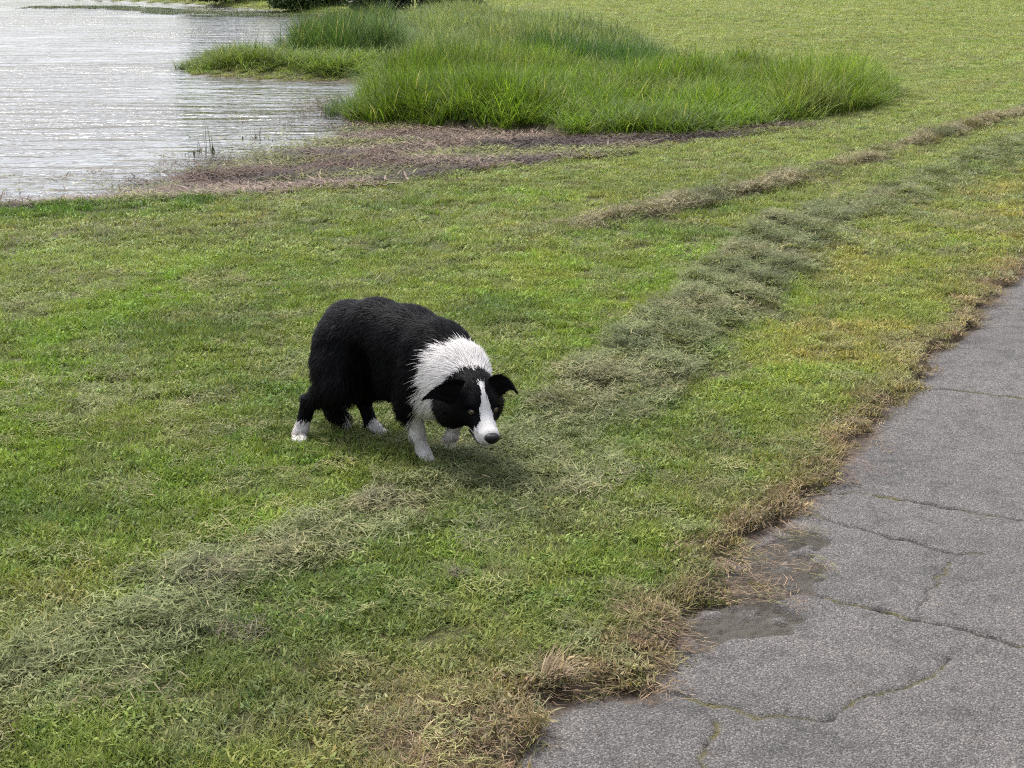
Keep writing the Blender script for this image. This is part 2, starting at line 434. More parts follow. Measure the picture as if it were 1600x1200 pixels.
def build_path():
    u = np.array([0.497, 0.868]); nrm = np.array([0.868, -0.497]); o0 = np.array([0.0, 2.4])
    s = [-6.0]
    while s[-1] < -0.6: s.append(s[-1] + .06)
    while s[-1] < 4.6: s.append(s[-1] + .0075)
    st = .0075
    while s[-1] < 30: st = min(st * 1.02, .4); s.append(s[-1] + st)
    s = np.array(s)
    t = np.concatenate([np.arange(-0.55, 1.75, .0078), np.linspace(1.76, 3.3, 40)])
    S, T = np.meshgrid(s, t, indexing='ij')
    x = (o0[0] + S * u[0] + T * nrm[0]).ravel(); y = (o0[1] + S * u[1] + T * nrm[1]).ravel()
    f_e, f_s, _ = poly_dist(x, y, EDGE); e = f_e * f_s
    e2d, e2s, _ = poly_dist(x, y, EDGE_FAR); e2 = -e2d * e2s
    cr = crack_field(x, y)
    deep = 1 - smooth(-0.004, 0.006, cr)
    near = 1 - smooth(0.0, .03, cr)
    qx = x + (fbm(x * 7, y * 7, 151, 4) - .5) * .30; qy = y + (fbm(x * 7, y * 7, 161, 4) - .5) * .30
    pt = inside(qx, qy, PATCH).astype(float) * smooth(0, .02, poly_dist(qx, qy, PATCH + PATCH[:1])[0])
    pt = np.clip(pt * smooth(.22, .42, fbm(x * 16, y * 16, 121, 4)), 0, 1)
    grain = (fbm(x * 70, y * 70, 131, 2) - .5)
    z = -0.028 + 0.010 * (fbm(x * 1.1, y * 1.1, 132, 3) - .5) + grain * (.0026 + .012 * pt) - deep * .012 - near * .0015 - pt * .012
    z -= 0.012 * smooth(.12, -.02, e)
    ns, ntt = S.shape
    i, j = np.meshgrid(np.arange(ns - 1), np.arange(ntt - 1), indexing='ij'); a = (i * ntt + j).ravel()
    F = np.stack([a, a + 1, a + ntt + 1, a + ntt], 1)
    ok = (e > -0.13) & (e2 > -.13)
    F = F[ok[F].all(1)]
    used = np.unique(F); re = np.full(len(x), -1); re[used] = np.arange(len(used))
    me = mesh_np('asphalt_path', np.stack([x, y, z], 1)[used], re[F], smooth=True)
    set_attr(me, 'crack', deep[used]); set_attr(me, 'patch', pt[used])
    moss = deep * smooth(.50, .62, fbm(x * 9, y * 9, 141, 3)) * .8
    set_attr(me, 'moss', moss[used])
    edge = (1 - smooth(-.02, .20, e))
    set_attr(me, 'soil', edge[used])
    m = NT('asphalt')
    tc = m.n('TexCoord'); ob = tc.outputs['Object']
    vo = m.n('TexVoronoi', feature='F1'); vo.inputs['Scale'].default_value = 210; m.l(ob, vo.inputs['Vector'])
    vs = m.n('TexVoronoi', feature='F1'); vs.inputs['Scale'].default_value = 400; m.l(ob, vs.inputs['Vector'])
    sep = m.n('SeparateColor'); m.l(vo.outputs['Color'], sep.inputs[0])
    sep2 = m.n('SeparateColor'); m.l(vs.outputs['Color'], sep2.inputs[0])
    stone = m.ramp(sep.outputs[0], [(0.0, (.060, .058, .058)), (.45, (.100, .096, .095)), (.80, (.140, .134, .130)), (1.0, (.235, .222, .212))])
    stone2 = m.ramp(sep2.outputs[1], [(0.0, (.045, .043, .043)), (.6, (.105, .101, .099)), (1.0, (.20, .193, .186))])
    col = m.mix(1.0, m.mix(.42, stone, stone2), (1.0, .968, .93), 'MULTIPLY')
    bind = m.ramp(vo.outputs['Distance'], [(.30, (1, 1, 1)), (.70, (.45, .44, .44))])
    col = m.mix(1.0, col, bind, 'MULTIPLY')
    big = m.noise(1.3, 5, .6, ob); col = m.mix(1.0, col, m.ramp(big, [(.30, (.76, .76, .77)), (.72, (1.18, 1.16, 1.14))]), 'MULTIPLY')
    col = m.mix(1.0, col, m.ramp(m.noise(14, 4, .65, ob), [(.34, (.72, .72, .72)), (.50, (1.0, 1.0, 1.0)), (.75, (1.10, 1.09, 1.07))]), 'MULTIPLY')
    col = m.mix(m.attr('patch').outputs['Fac'], col, m.mix(m.noise(60, 4, .6, ob), (.018, .016, .013), (.075, .064, .050)))
    sn = m.math('ADD', m.noise(38, 5, .75, ob), m.math('MULTIPLY', m.noise(6, 3, .5, ob), .5))
    sf = m.math('MULTIPLY', m.math('SUBTRACT', m.math('ADD', m.attr('soil').outputs['Fac'], sn), 1.50), 7.0, clamp=True)
    col = m.mix(m.math('MULTIPLY', sf, .85), col, m.mix(m.noise(90, 4, .7, ob), (.022, .016, .012), (.115, .085, .062)))
    col = m.mix(m.attr('crack').outputs['Fac'], col, (.020, .018, .014))
    col = m.mix(m.attr('moss').outputs['Fac'], col, m.mix(m.noise(120, 3, .6, ob), (.045, .05, .014), (.19, .16, .05)))
    b = m.bsdf(col, rough=.88, spec=.25)
    hh = m.math('ADD', m.math('MULTIPLY', vo.outputs['Distance'], -.8), m.math('MULTIPLY', vs.outputs['Distance'], -.4))
    m.l(m.bump(hh, .0035, 1.0), b.inputs['Normal'])
    o = obj('asphalt_path', me, m.done(b.outputs[0]))
    tag(o, 'cracked grey asphalt footpath with a ragged overgrown edge', 'path', kind='structure')
build_path()
# ------------------------------------------------------------------ blades and leaves, scattered as instances
def blade_set(specs):
    """specs: rows of (bx,by,bz, azimuth, length, width, lean0, bend, kind) -> mesh arrays; bv is a random value per blade"""
    VV, FF, BV = [], [], []
    for (bx, by, bz, az, L, wd, lean, bend, seg) in specs:
        d = np.array([math.cos(az), math.sin(az), 0.0]); side = np.array([-d[1], d[0], 0.0])
        p = np.array([bx, by, bz]); ang = lean; b0 = len(VV); v = random.random()
        for k in range(seg):
            w = wd * (1 - (k / seg) ** 1.7) if k else wd * .8
            VV.append(p - side * w / 2); VV.append(p + side * w / 2); BV += [v, v]
            p = p + (d * math.sin(ang) + np.array([0, 0, 1]) * math.cos(ang)) * (L / seg)
            ang += bend / seg
        VV.append(p); BV.append(v)
        for k in range(seg - 1):
            a = b0 + 2 * k; FF.append((a, a + 1, a + 3)); FF.append((a, a + 3, a + 2))
        a = b0 + 2 * (seg - 1); FF.append((a, a + 1, a + 2))
    return VV, FF, BV

def make_templates(prefix, count, fn, mat):
    c = bpy.data.collections.new(prefix)
    for k in range(count):
        VV, FF, BV = blade_set(fn(k))
        me = mesh_np(prefix, np.array(VV), np.array(FF), smooth=True)
        set_attr(me, 'bv', BV)
        me.materials.append(mat)
        o = bpy.data.objects.new(prefix, me)
        c.objects.link(o)
    return c

def grass_mat(name, rough=.5, spec=.3, trans=.35, deadf=.0, hue=((0.62, 0.72, 0.7), (1.35, 1.22, 1.2))):
    m = NT(name)
    t = m.attr('tint', 'INSTANCER'); bv = m.attr('bv')
    k = m.mix(bv.outputs['Fac'], hue[0], hue[1])
    col = m.mix(1.0, t.outputs['Color'], k, 'MULTIPLY')
    dead = m.math('GREATER_THAN', bv.outputs['Fac'], 1.0 - deadf)
    col = m.mix(m.math('MULTIPLY', dead, .8), col, (0.30, 0.255, 0.13))
    b = m.bsdf(col, rough=rough, spec=spec)
    tr = m.n('BsdfTranslucent'); m.l(m.mix(1.0, col, (1.2, 1.25, .7), 'MULTIPLY'), tr.inputs['Color'])
    ms = m.n('MixShader'); ms.inputs[0].default_value = trans
    m.l(b.outputs[0], ms.inputs[1]); m.l(tr.outputs[0], ms.inputs[2])
    return m.done(ms.outputs[0])

GN = {}
def scatter(name, coll, P, rot, scl, tint, label, cat, kind='stuff'):
    n = len(P)
    me = bpy.data.meshes.new(name)
    me.vertices.add(n); me.vertices.foreach_set('co', np.asarray(P, np.float32).ravel())
    set_attr(me, 'rot', rot, 'FLOAT_VECTOR')
    s = np.asarray(scl, float)
    if s.ndim == 1: s = np.stack([s, s, s], 1)
    set_attr(me, 'scl', s, 'FLOAT_VECTOR')
    set_attr(me, 'tint', tint, 'FLOAT_COLOR')
    o = obj(name, me)
    if coll.name not in GN:
        g = bpy.data.node_groups.new('scatter_' + coll.name, 'GeometryNodeTree')
        g.interface.new_socket('Geometry', in_out='INPUT', socket_type='NodeSocketGeometry')
        g.interface.new_socket('Geometry', in_out='OUTPUT', socket_type='NodeSocketGeometry')
        N, Lk = g.nodes, g.links
        gi = N.new('NodeGroupInput'); go = N.new('NodeGroupOutput')
        ci = N.new('GeometryNodeCollectionInfo'); ci.inputs['Collection'].default_value = coll
        ci.inputs['Separate Children'].default_value = True; ci.inputs['Reset Children'].default_value = True
        ip = N.new('GeometryNodeInstanceOnPoints'); ip.inputs['Pick Instance'].default_value = True
        rv = N.new('FunctionNodeRandomValue'); rv.data_type = 'INT'
        rv.inputs[4].default_value = 0; rv.inputs[5].default_value = len(coll.objects) - 1
        ar = N.new('GeometryNodeInputNamedAttribute'); ar.data_type = 'FLOAT_VECTOR'; ar.inputs[0].default_value = 'rot'
        asn = N.new('GeometryNodeInputNamedAttribute'); asn.data_type = 'FLOAT_VECTOR'; asn.inputs[0].default_value = 'scl'
        Lk.new(gi.outputs[0], ip.inputs['Points']); Lk.new(ci.outputs[0], ip.inputs['Instance'])
        Lk.new(rv.outputs[2], ip.inputs['Instance Index'])
        Lk.new(ar.outputs[0], ip.inputs['Rotation']); Lk.new(asn.outputs[0], ip.inputs['Scale'])
        Lk.new(ip.outputs[0], go.inputs[0])
        GN[coll.name] = g
    md = o.modifiers.new('scatter', 'NODES'); md.node_group = GN[coll.name]
    tag(o, label, cat, kind=kind)
    return o

U = random.uniform
lawn_mat = grass_mat('lawn_blades', .55, .12, .32, .03, ((0.46, 0.54, 0.5), (1.62, 1.48, 1.6)))
cut_mat = grass_mat('cut_blades', .65, .1, .22, .03, ((0.45, 0.5, 0.45), (1.6, 1.5, 1.5)))
straw_mat = grass_mat('straw_blades', .7, .15, .2, .0, ((0.45, 0.42, 0.38), (1.45, 1.45, 1.45)))
tall_mat = grass_mat('tall_blades', .5, .10, .40, .05, ((0.42, 0.52, 0.45), (1.4, 1.32, 1.25)))

def spec_lawn(k):
    out = []
    for _ in range(64):
        r = 0.055 * math.sqrt(random.random()); a = U(0, 6.283)
        if k % 4 == 3 and random.random() < .35:      # small broad leaves: clover and plantain
            out.append((r * math.cos(a), r * math.sin(a), U(.004, .018), U(0, 6.283), U(.014, .026), U(.007, .011), U(.7, 1.4), U(.1, .5), 2))
        else:
            out.append((r * math.cos(a), r * math.sin(a), -.004, U(0, 6.283), U(.022, .050), U(.0026, .0046), U(.15, 1.1), U(.2, 1.3), 3))
    return out
def spec_cut(k):
    out = []
    for _ in range(80):
        r = 0.078 * math.sqrt(random.random()); a = U(0, 6.283)
        out.append((r * math.cos(a), r * math.sin(a), U(0.0, .024), U(0, 6.283), U(.022, .052), U(.0022, .0040), U(1.15, 1.75), U(-.5, .7), 3))
    return out
def spec_straw(k):
    out = []
    for _ in range(26):
        r = 0.06 * math.sqrt(random.random()); a = U(0, 6.283)
        out.append((r * math.cos(a), r * math.sin(a), U(-.002, .012), U(-.75, .75) + (math.pi if random.random() < .3 else 0), U(.020, .060), U(.0016, .0030), U(1.35, 1.62), U(-.1, .25), 3))
    return out
def spec_tall(k):
    out = []
    for _ in range(34):
        r = 0.13 * math.sqrt(random.random()); a = U(0, 6.283)
        L = U(.20, .62)
        out.append((r * math.cos(a), r * math.sin(a), -.02, U(0, 6.283), L, U(.006, .013), U(.02, .5), U(.3, 1.8), 5))
    return out
def spec_litter(k):
    out = []
    for _ in range(14):
        r = 0.16 * math.sqrt(random.random()); a = U(0, 6.283)
        out.append((r * math.cos(a), r * math.sin(a), U(0, .022), U(0, 6.283), U(.04, .13), U(.007, .018), U(1.30, 1.62), U(-.25, .25), 2))
    return out

T_LAWN = make_templates('lawn_tuft', 12, spec_lawn, lawn_mat)
T_CUT = make_templates('cut_grass_wisp', 10, spec_cut, cut_mat)
T_STRAW = make_templates('straw_wisp', 8, spec_straw, straw_mat)
T_TALL = make_templates('tall_tuft', 10, spec_tall, tall_mat)
T_LITTER = make_templates('litter_wisp', 8, spec_litter, straw_mat)

def region(n_per_m2, x0, x1, y0, y1, cond=None):
    n = int(n_per_m2 * (x1 - x0) * (y1 - y0))
    x = rng.uniform(x0, x1, n); y = rng.uniform(y0, y1, n)
    if cond is not None:
        k = cond(x, y); x, y = x[k], y[k]
    return x, y

def slope_rot(x, y, n, tilt=.12):
    return np.stack([rng.normal(0, tilt, n), rng.normal(0, tilt, n), rng.uniform(0, 6.283, n)], 1)

def build_lawn_grass():
    view = lambda m: (lambda x, y: np.abs(x) < 0.38 * y + m)
    bands = [(800, 2.0, 5.2, .9, .85), (540, 5.2, 8.0, 1.0, .85), (230, 8.0, 13, 1.25, .9), (170, 13, 22, 1.4, .9), (80, 22, 38, 2.0, 1.0), (28, 38, 75, 3.2, 1.2)]
    xs, ys, sh, sv = [], [], [], []
    for dn, y0, y1, s, v in bands:
        x, y = region(dn, -0.38 * y1 - 1.0, 0.38 * y1 + 1.0, y0, y1, view(1.0))
        xs.append(x); ys.append(y); sh.append(np.full(len(x), s)); sv.append(np.full(len(x), v))
    x, y, sh, sv = (np.concatenate(q) for q in (xs, ys, sh, sv))
    f = fields(x, y)
    keep = ~f['pond'] & ~(f['mud'] & (f['dl'] > 0.06 + .1 * rng.random(len(x)))) & ~inside(x, y, TALL)
    e = f['path'] + rng.normal(0, .015, len(x))
    keep &= e < 0.045
    keep &= rng.random(len(x)) > smooth(-0.10, 0.0, e) * .35
    keep &= (f['dp'] > .12)
    dz = np.exp(-((x + 0.17) / 0.22) ** 2 - ((y - 2.75) / 0.25) ** 2)
    keep &= rng.random(len(x)) > dz * .15
    x, y, sh, sv = x[keep], y[keep], sh[keep], sv[keep]; f = {k: v[keep] for k, v in f.items()}
    n = len(x)
    z = height(x, y, f)
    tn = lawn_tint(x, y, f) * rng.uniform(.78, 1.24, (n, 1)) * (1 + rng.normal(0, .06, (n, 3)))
    h = sv * rng.uniform(.7, 1.2, n) * (0.8 + 0.5 * fbm(x * 1.5, y * 1.5, 201, 3))
    h *= 1 - .45 * np.clip(swath1(x, y, f), 0, 1)
    bank = (1 - smooth(.2, .6, f['dl'])) * (x < -2.0) * (y > 8.8)
    h *= 1 + .35 * bank
    scatter('lawn_grass', T_LAWN, np.stack([x, y, z], 1), slope_rot(x, y, n), np.stack([sh, sh, h * sh ** .35], 1), np.clip(tn, 0.004, .8),
            'short mown green and yellowish grass of the lawn', 'grass')
build_lawn_grass()

def build_cuttings():
    # the main swath
    x, y = [], []
    for dn, y0, y1 in ((900, 2.2, 6), (650, 6, 9.6), (300, 9.6, 17)):
        a, b = region(dn, -2.2, 8.0, y0, y1, lambda x, y: np.abs(poly_dist(x, y, W1)[0]) < 1.0)
        x.append(a); y.append(b)
    x = np.concatenate(x); y = np.concatenate(y)
    f = fields(x, y); c = swath1(x, y, f)
    k = (rng.random(len(x)) < np.clip(c - .12, 0, 1) ** 1.1 * .72 * (.45 + .75 * ridges(x, y, f))) & (f['path'] < -.05)
    x, y, c = x[k], y[k], c[k]; f = {q: v[k] for q, v in f.items()}; n = len(x)
    z = height(x, y, f) + rng.uniform(0.0, .016, n) * (0.4 + c)
    tn = mixc(np.tile(CUT, (n, 1)), CUT_DARK, smooth(.35, .7, fbm(x * 3, y * 3, 211, 3)) * .8)
    tn = mixc(tn, CUT_BROWN, smooth(.5, .72, fbm(x * 2.4, y * 2.4, 212, 3)) * .55)
    tn = tn * rng.uniform(.7, 1.35, (n, 1))
    s = rng.uniform(.75, 1.2, n) * (1 + .5 * smooth(8, 15, y))
    scatter('cut_grass_swath', T_CUT, np.stack([x, y, z], 1), slope_rot(x, y, n, .25), np.stack([s, s, s * rng.uniform(.4, .95, n)], 1), tn,
            'ridged swath of grey green grass cuttings between the dog and the path', 'cut grass')
    # the second swath, browner, nearer the water
    x, y = region(420, -1.5, 9, 6.8, 19, lambda x, y: poly_dist(x, y, W2)[0] < .6)
    f = fields(x, y); c = swath2(x, y, f)
    k = rng.random(len(x)) < np.clip(c - .1, 0, 1) * .75
    x, y, c = x[k], y[k], c[k]; f = {q: v[k] for q, v in f.items()}; n = len(x)
    z = height(x, y, f) + rng.uniform(0, .014, n)
    tn = mixc(np.tile(CUT_BROWN, (n, 1)), CUT_DARK, smooth(.45, .7, fbm(x * 3, y * 3, 213, 3)) * .9) * rng.uniform(.65, 1.3, (n, 1))
    s = rng.uniform(.9, 1.5, n)
    scatter('cut_grass_row', T_CUT, np.stack([x, y, z], 1), slope_rot(x, y, n, .25), np.stack([s, s, s], 1), tn,
            'thin brownish row of grass cuttings on the pond side of the lawn', 'cut grass')
    # loose cuttings strewn over the sward
    x, y = [], []
    for dn, y0, y1 in ((110, 2.2, 6), (60, 6, 10), (20, 10, 18)):
        a, b = region(dn, -.36 * y1 - .5, .36 * y1 + .5, y0, y1); x.append(a); y.append(b)
    x = np.concatenate(x); y = np.concatenate(y); f = fields(x, y)
    k = (rng.random(len(x)) < smooth(.40, .80, fbm(x * 1.2 + 30, y * 1.8, 214, 4)) * .9) & (f['path'] < -.05) & ~f['pond'] & ~f['mud'] & (f['dp'] > .5)
    x, y = x[k], y[k]; f = {q: v[k] for q, v in f.items()}; n = len(x)
    z = height(x, y, f) + .012
    tn = mixc(np.tile(CUT, (n, 1)) * .95, np.array([.17, .165, .065]), rng.random(n)) * rng.uniform(.7, 1.3, (n, 1))
    s = rng.uniform(.5, 1.0, n)
    scatter('loose_cuttings', T_CUT, np.stack([x, y, z], 1), slope_rot(x, y, n, .15), np.stack([s, s, s * .5], 1), tn,
            'loose pale cuttings strewn over the mown lawn', 'cut grass')
build_cuttings()

def build_edge_straw():
    x, y = [], []
    for dn, y0, y1 in ((1300, 2.0, 5), (800, 5, 8), (350, 8, 14)):
        a, b = region(dn, -1.2, 7.0, y0, y1, lambda x, y: poly_dist(x, y, EDGE)[0] < .30); x.append(a); y.append(b)
    x = np.concatenate(x); y = np.concatenate(y); f = fields(x, y)
    e = f['edge']
    lump = fbm(x * 5 + 2, y * 5, 221, 3)
    pr = np.exp(-((e - .012) / .050) ** 2) * smooth(.22, .55, lump)
    dz = np.exp(-((x + 0.15) / 0.22) ** 2 - ((y - 2.78) / 0.28) ** 2) * (e < .03) * .5
    inpatch = inside(x, y, PATCH) * smooth(.48, .62, fbm(x * 8, y * 8, 222, 3)) * .35
    k = rng.random(len(x)) < np.clip(pr * .50 + dz * .45 + inpatch * 1.0, 0, 1)
    x, y, e = x[k], y[k], e[k]; n = len(x)
    z = np.maximum(height(x, y), -.026) + .004 + rng.uniform(0, .008, n)
    tn = mixc(np.tile(STRAW, (n, 1)), np.array([.13, .075, .050]), rng.random(n) ** 1.2 * .9)
    tn = mixc(tn, np.array([.16, .16, .05]), (rng.random(n) < .18) * .8) * rng.uniform(.65, 1.25, (n, 1))
    s = rng.uniform(.45, .95, n)
    r = slope_rot(x, y, n, .10); r[:, 2] = rng.normal(-.45, .75, n)
    scatter('edge_straw', T_STRAW, np.stack([x, y, z], 1), r, np.stack([s, s, s], 1), tn, 'dry brown straw trailing over the ragged edge of the asphalt path', 'dry grass')
    # crumbs of straw and grit blown over the asphalt
    x, y = region(120, -0.3, 5.0, 2.2, 10)
    e = fields(x, y)['path']
    k = (e > .02) & (rng.random(len(x)) < .04 + .5 * np.exp(-e / .12)); x, y = x[k], y[k]; n = len(x)
    s = rng.uniform(.12, .38, n)
    scatter('path_crumbs', T_STRAW, np.stack([x, y, np.full(n, -.024)], 1), slope_rot(x, y, n, .03), np.stack([s, s, s * .5], 1),
            mixc(np.tile(np.array([.20, .15, .10]), (n, 1)), np.array([.04, .03, .025]), rng.random(n)), 'scattered crumbs of straw lying on the grey asphalt', 'straw')
    # moss and seedlings rooted in the cracks
    px, py = [], []
    for pts, w in CRACKS[:4]:
        for (ax, ay), (bx, by) in zip(pts[:-1], pts[1:]):
            m = int(math.dist((ax, ay), (bx, by)) * 150)
            t = rng.random(m); px.append(ax + (bx - ax) * t); py.append(ay + (by - ay) * t)
    x = np.concatenate(px); y = np.concatenate(py)
    x = x - (fbm(x * 9, y * 9, 101, 3) - .5) * .09; y = y - (fbm(x * 9, y * 9, 111, 3) - .5) * .09
    k = fbm(x * 9, y * 9, 141, 3) > .54
    x, y = x[k], y[k]; n = len(x)
    s = rng.uniform(.10, .22, n)
    scatter('crack_moss', T_LAWN, np.stack([x, y, np.full(n, -.036)], 1), slope_rot(x, y, n, .2), np.stack([s, s, s * 1.2], 1),
            np.tile(np.array([.13, .13, .035]), (n, 1)) * rng.uniform(.6, 1.3, (n, 1)), 'yellow green moss rooted in the cracks of the path', 'moss')
build_edge_straw()

def build_shore():
    # dead reed litter on the mud and in the shallows
    x, y = region(460, -4.5, 3.2, 9.5, 19)
    f = fields(x, y)
    k = (f['mud'] & (rng.random(len(x)) < .45 + .5 * smooth(.38, .62, fbm(x * 1.3, y * 2.2, 231, 4)))) | (f['pond'] & (rng.random(len(x)) < .30 * np.exp(-f['dp'] / .35)))
    x, y = x[k], y[k]; f = {q: v[k] for q, v in f.items()}; n = len(x)
    z = np.maximum(height(x, y, f), WATER_Z + .001) + .006
    tn = mixc(np.tile(np.array([.070, .042, .028]), (n, 1)), np.array([.155, .115, .088]), smooth(.4, .65, fbm(x * 1.5, y * 2, 232, 4)))
    tn = mixc(tn, np.array([.035, .025, .022]), smooth(.56, .70, fbm(x * 1.1 + 4, y * 2.0, 33, 4)) * .85)
    tn = mixc(tn, np.array([.13, .14, .04]), smooth(.52, .62, fbm(x * 0.9, y * 1.5 + 7, 32, 4)) * .85) * rng.uniform(.35, 1.6, (n, 1))
    s = rng.uniform(.5, 1.1, n)
    scatter('shore_litter', T_LITTER, np.stack([x, y, z], 1), slope_rot(x, y, n, .06), np.stack([s, s, s], 1), tn, 'brown broken reed litter and algae on the muddy shore', 'litter')
    # sparse sward creeping over the drier mud
    x, y = region(60, -2.5, 3.2, 10, 17)
    f = fields(x, y)
    k = f['mud'] & (rng.random(len(x)) < smooth(.48, .62, fbm(x * 0.9, y * 1.5 + 7, 32, 4)) * .7 * smooth(.3, 1.0, f['dp']))
    x, y = x[k], y[k]; f = {q: v[k] for q, v in f.items()}; n = len(x)
    s = rng.uniform(.9, 1.6, n)
    scatter('shore_turf', T_LAWN, np.stack([x, y, height(x, y, f)], 1), slope_rot(x, y, n), np.stack([s, s, s * .6], 1),
            np.tile(np.array([.14, .155, .04]), (n, 1)) * rng.uniform(.6, 1.3, (n, 1)), 'thin yellow green turf and algae creeping over the mud', 'turf')
    # weed drifting on the far water
    x, y = region(16, -17, -3, 38, 58, lambda x, y: np.abs((y - 52.5) + (x + 15) * 0.75 - 1.2 * np.sin(x * .8)) < 1.0 + .12 * (x + 17))
    k = inside(x, y, POND) & (fbm(x * .5, y * .8, 241, 3) > .36); x, y = x[k], y[k]; n = len(x)
    s = rng.uniform(2.2, 5, n)
    scatter('floating_weed', T_LAWN, np.stack([x, y, np.full(n, WATER_Z)], 1), slope_rot(x, y, n, .02), np.stack([s, s, s * .35], 1),
            np.tile(np.array([.050, .068, .024]), (n, 1)) * rng.uniform(.6, 1.3, (n, 1)), 'dark green weed floating on the far water', 'water weed')
build_shore()

def tall(name, pts, dens, hs, tint, label, seed, var=.25, lean=.10, edge=.35):
    a = np.array(pts)
    x, y = region(dens, *[v for i in (0, 1) for v in (a[:, i].min(), a[:, i].max())])
    k = inside(x, y, pts); x, y = x[k], y[k]
    de = poly_dist(x, y, pts + pts[:1])[0]
    n = len(x)
    z = np.maximum(height(x, y), WATER_Z)
    nz = fbm(x * .9, y * .9, seed, 4)
    h = hs * (0.55 + .75 * smooth(.25, .75, nz)) * (0.55 + .45 * smooth(0, edge, de)) * rng.uniform(.75, 1.2, n)
    tn = np.tile(np.array(tint), (n, 1)) * (0.32 + 1.25 * fbm(x * 1.4, y * 1.4, seed + 5, 3))[:, None]
    tn = mixc(tn, np.array([.19, .20, .085]), smooth(.55, .75, fbm(x * 1.1, y * 1.1, seed + 9, 4)) * var * 1.6) * rng.uniform(.75, 1.25, (n, 1))
    s = rng.uniform(.8, 1.25, n) * (1 + .5 * smooth(18, 35, y))
    rot = slope_rot(x, y, n, lean)
    rot[:, 0] += .10 * (fbm(x * .7, y * .7, seed + 3, 2) - .5) * 2; rot[:, 1] += .22 * (fbm(x * .6, y * .6, seed + 4, 2) - .3)
    scatter(name, T_TALL, np.stack([x, y, z], 1), rot, np.stack([s, s, h], 1), tn, label, 'tall grass')

def build_tall():
    front = [(-1.9, 17.6), (-1.67, 16.17), (-0.65, 15.19), (0.31, 14.6), (0.6, 13.95), (1.54, 13.69), (2.5, 14.6), (2.75, 16.2), (2.6, 18.6), (1.2, 20.0), (-0.6, 20.6), (-1.6, 20.0)]
    tall('tall_grass', front, 95, 0.95, (0.110, 0.168, 0.021), 'bright green tall grass along the mud, front of the waterside stand', 301)
    right = [(2.5, 14.6), (3.27, 15.19), (4.15, 16.53), (4.60, 18.3), (4.5, 20.2), (3.4, 21.2), (2.3, 21.0), (2.0, 19.3), (2.6, 18.6), (2.75, 16.2)]
    tall('tall_grass', right, 85, .88, (0.120, 0.172, 0.026), 'tufted tall grass with paler tips at the lawn end of the waterside stand', 311, .45)
    mid = [(-0.4, 20.6), (1.2, 20.0), (2.0, 19.3), (2.4, 21.6), (2.1, 23.0), (0.9, 23.6)]
    tall('tall_grass', mid, 80, 1.15, (0.055, 0.105, 0.026), 'darker green clump of tall grass in the middle of the waterside stand', 321, .05)
    back = [(-1.6, 20.0), (-0.4, 20.6), (0.9, 23.6), (2.1, 23.0), (2.3, 26.5), (0.9, 35.5), (-1.2, 41.0), (-2.0, 41.5), (-2.5, 38.5), (-2.6, 34), (-1.8, 27), (-1.7, 23.5)]
    tall('tall_grass', back, 45, .95, (0.140, 0.182, 0.062), 'pale grey green tall grass at the back of the waterside stand', 331, .5)
    sedge = [(-3.7, 24.4), (-2.6, 23.6), (-1.7, 23.5), (-1.8, 27), (-2.6, 34), (-3.3, 34.5), (-4.1, 29.5), (-3.9, 26.3)]
    tall('sedge_clump', sedge, 55, 1.25, (0.060, 0.102, 0.028), 'dark green sedge standing at the water beside the grassy spit', 341, .08)
    low = [(-3.7, 23.6), (-3.3, 22.3), (-2.2, 21.7), (-1.7, 20.3), (-1.6, 20.0), (-1.7, 23.5), (-2.6, 23.6)]
    tall('tall_grass', low, 50, .45, (0.115, 0.165, 0.030), 'low yellow green grass between the spit and the tall stand', 351, .2)
    spit = [(-5.35, 24.2), (-4.8, 23.2), (-3.6, 22.3), (-3.3, 22.6), (-3.7, 24.4), (-4.0, 25.6), (-5.2, 25.5)]
    tall('spit_grass', spit, 60, .72, (0.110, 0.150, 0.034), 'small green grassy spit jutting into the pond', 361, .15, edge=.8)
    fringe = [(-2.35, 17.3), (-1.9, 16.3), (-1.5, 16.1), (-1.6, 17.6), (-2.0, 18.5)]
    tall('reed_sprouts', fringe, 14, .62, (0.060, 0.105, 0.026), 'thin green reed sprouts in the shallows where the stand meets the water', 371, .1)
build_tall()
# ------------------------------------------------------------------ the dog
DOG = Vector((-0.5, 4.75, 0.0))

